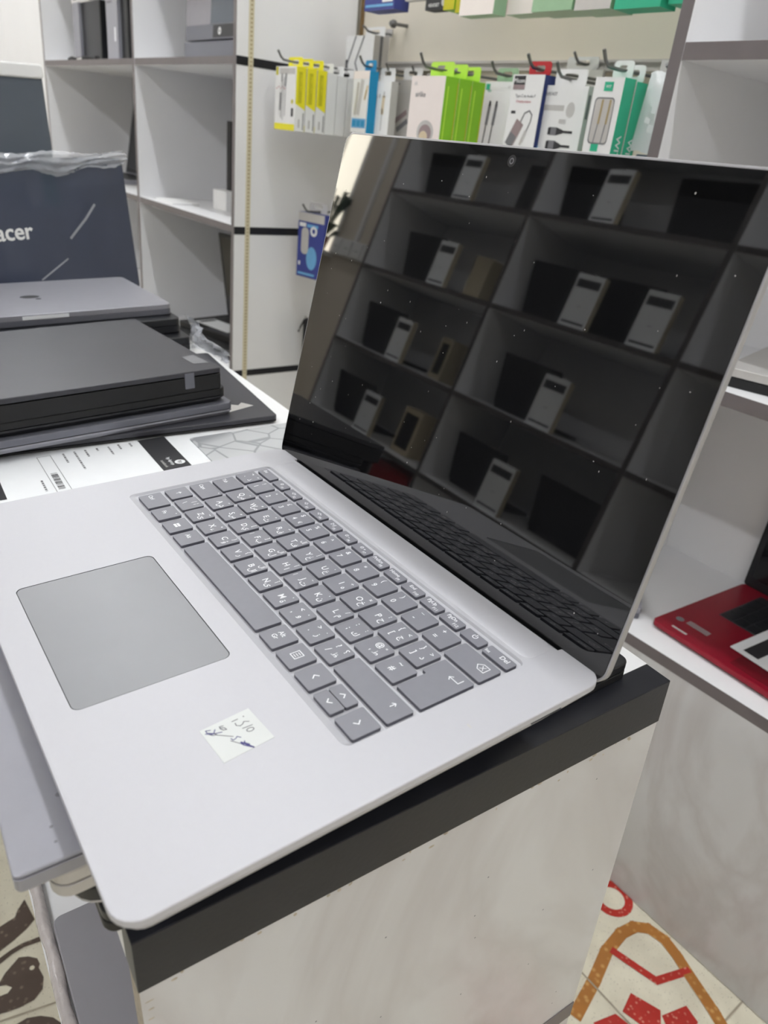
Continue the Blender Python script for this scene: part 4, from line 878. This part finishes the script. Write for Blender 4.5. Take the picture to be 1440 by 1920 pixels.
cards = [('a', 0, -2310, 433, 20), ('a', 1, -2262, 118, -12), ('a', 2, -2330, -197, 0), ('a', 3, -2345, -507, 0), ('b', 0, -1630, 433, 0), ('b', 1, -1566, 118, 0), ('b', 1, -1302, 118, 0), ('b', 2, -1520, -197, 0), ('b', 3, -1572, -507, 0)]
for c, r_, x, z, yo in cards:
    side = '' if (c, r_) != ('b', 1) else (' left' if x < -1500 else ' right')
    lb = 'white upright spec card, %s column, %s shelf%s, mirrored in the screen' % (CN[c], ROW[r_], (',%s one' % side) if side else '')
    mw = Wf(x, -1192, z + .2, R(random.uniform(-5, 5)))
    if card0 is None:
        b = MB('paper'); T = FR(-52.5, 0, 0); b.box(-52.5, 52.5, 0, 22, 0, 165, 'paper', left='tan'); sheet_art(b, FR(-52.5, 0, 0)); card0 = tag(b.build('spec_card', None, mw), lb, 'card', GC)
    else: q = card0.copy(); COL.objects.link(q); q.matrix_world = mw; q['label'] = lb
def obox(name, label, x0, x1, y0, y1, z0, z1, k, cat='box', **kw):
    cx, cy = (x0 + x1) / 2, (y0 + y1) / 2; b = MB(k, o=(cx, cy, z0)); b.slab(x0, y0, x1, y1, z0 + .2, z1, k, 3, 2, 2)
    if kw.get('lid'): b.slab(x0 + 14, y1, x1 - 14, y1 + .8, z0 + 20, z1 - 20, kw['lid'], 1, 0, 0)
    return tag(b.build(name, None, W(cx, cy, z0)), label, cat)
obox('phone_box', 'pale box with a black stripe in the left column, third shelf, mirrored in the screen', -2150, -2080, -1330, -1240, -197, -40, 'tan', lid='matte_black')
obox('phone_box', 'pale crumpled box in the left column, fourth shelf, mirrored in the screen', -2200, -2090, -1330, -1250, -507, -330, 'warm', lid='matte_black')
obox('phone_box', 'warm beige box in the left column, second shelf, mirrored in the screen', -2150, -2060, -1330, -1240, 118, 270, 'tan')
obox('speaker_box', 'black box at the right of the left column, top shelf, mirrored in the screen', -2060, -1960, -1330, -1230, 433, 600, 'matte_black')
obox('carton', 'tall white carton in front of the low black cabinet, mirrored in the screen', -2030, -1890, -895, -790, -1150, -552, 'pinkwhite')
obox('carton', 'red carton in the lowest visible left compartment, mirrored in the screen', -2235, -2010, -1400, -1230, -818, -560, 'redbox')
bc = thing('storage_bench', 'low black cabinet standing across the aisle, mirrored at the lower left of the screen', 'cabinet', W(-2370, -1020, -1150))
b = MB('matte_black'); b.slab(-270, -100, 260, 100, .5, 580, 'matte_black', 4, 1, 1); b.build('carcass', bc)
b = MB('black'); b.slab(-280, -110, 270, 110, 585, 600, 'black', 5, 2, 2); b.build('top', bc)
pl = thing('potted_plant', 'dark leafy plant on the sill of the bright window, mirrored at the screen edge', 'plant', W(-3640, -1480, 160))
b = MB('dred'); b.tube([(0, 0, 0), (0, 0, 70)], [28, 38], 'dred', 16); b.build('pot', pl)
b = MB('leaf'); rg = random.Random(2)
for i in range(26):
    a = rg.uniform(0, 6.28); r_ = rg.uniform(20, 75); h_ = rg.uniform(90, 330); c_, s_ = math.cos(a), math.sin(a)
    b.tube([(0, 0, 66), (c_ * r_ * .4, s_ * r_ * .4, h_ * .6), (c_ * r_, s_ * r_, h_), (c_ * (r_ + 26), s_ * (r_ + 26), h_ + 6)], [1.5, 4, 13, .5], 'leaf', 5)
b.build('foliage', pl)
b = MB('lampbody', o=(-3640, -1480, 150)); b.slab(-3790, -1529.8, -3560, -1420, 140, 159.8, 'lampbody', 2, 1, 1); tag(b.build('sill_shelf', None, W(-3640, -1480, 150)), 'narrow white ledge under the bright window', 'shelf')

# ------------------------------------------------------------------ camera and look
cd = bpy.data.cameras.new('camera'); co = bpy.data.objects.new('camera', cd); COL.objects.link(co)
R0 = ((.60147608, .7923962, .10166017), (-.40697083, .19441058, .89251289), (.68746001, -.57819788, .43941546))
mw = Matrix.Identity(4)
for i in range(3):
    for j in range(3): mw[i][j] = R0[j][i]
mw.translation = (0, 0, CAMZ * S); co.matrix_world = mw
cd.sensor_fit = 'VERTICAL'; cd.sensor_height = 36; cd.sensor_width = 27; cd.lens = 1405 / 1920 * 36; cd.clip_start = .01
cd.dof.use_dof = True; cd.dof.focus_distance = .5; cd.dof.aperture_fstop = 12.
sc_ = bpy.context.scene; sc_.camera = co
w = bpy.data.worlds.new('world'); sc_.world = w; w.use_nodes = True; w.node_tree.nodes['Background'].inputs['Color'].default_value = (.9, .93, 1, 1); w.node_tree.nodes['Background'].inputs['Strength'].default_value = .05
vs_ = sc_.view_settings; vs_.view_transform = 'Standard'; vs_.look = 'None'; vs_.gamma = 1; vs_.use_curve_mapping = False; vs_.exposure = 0.
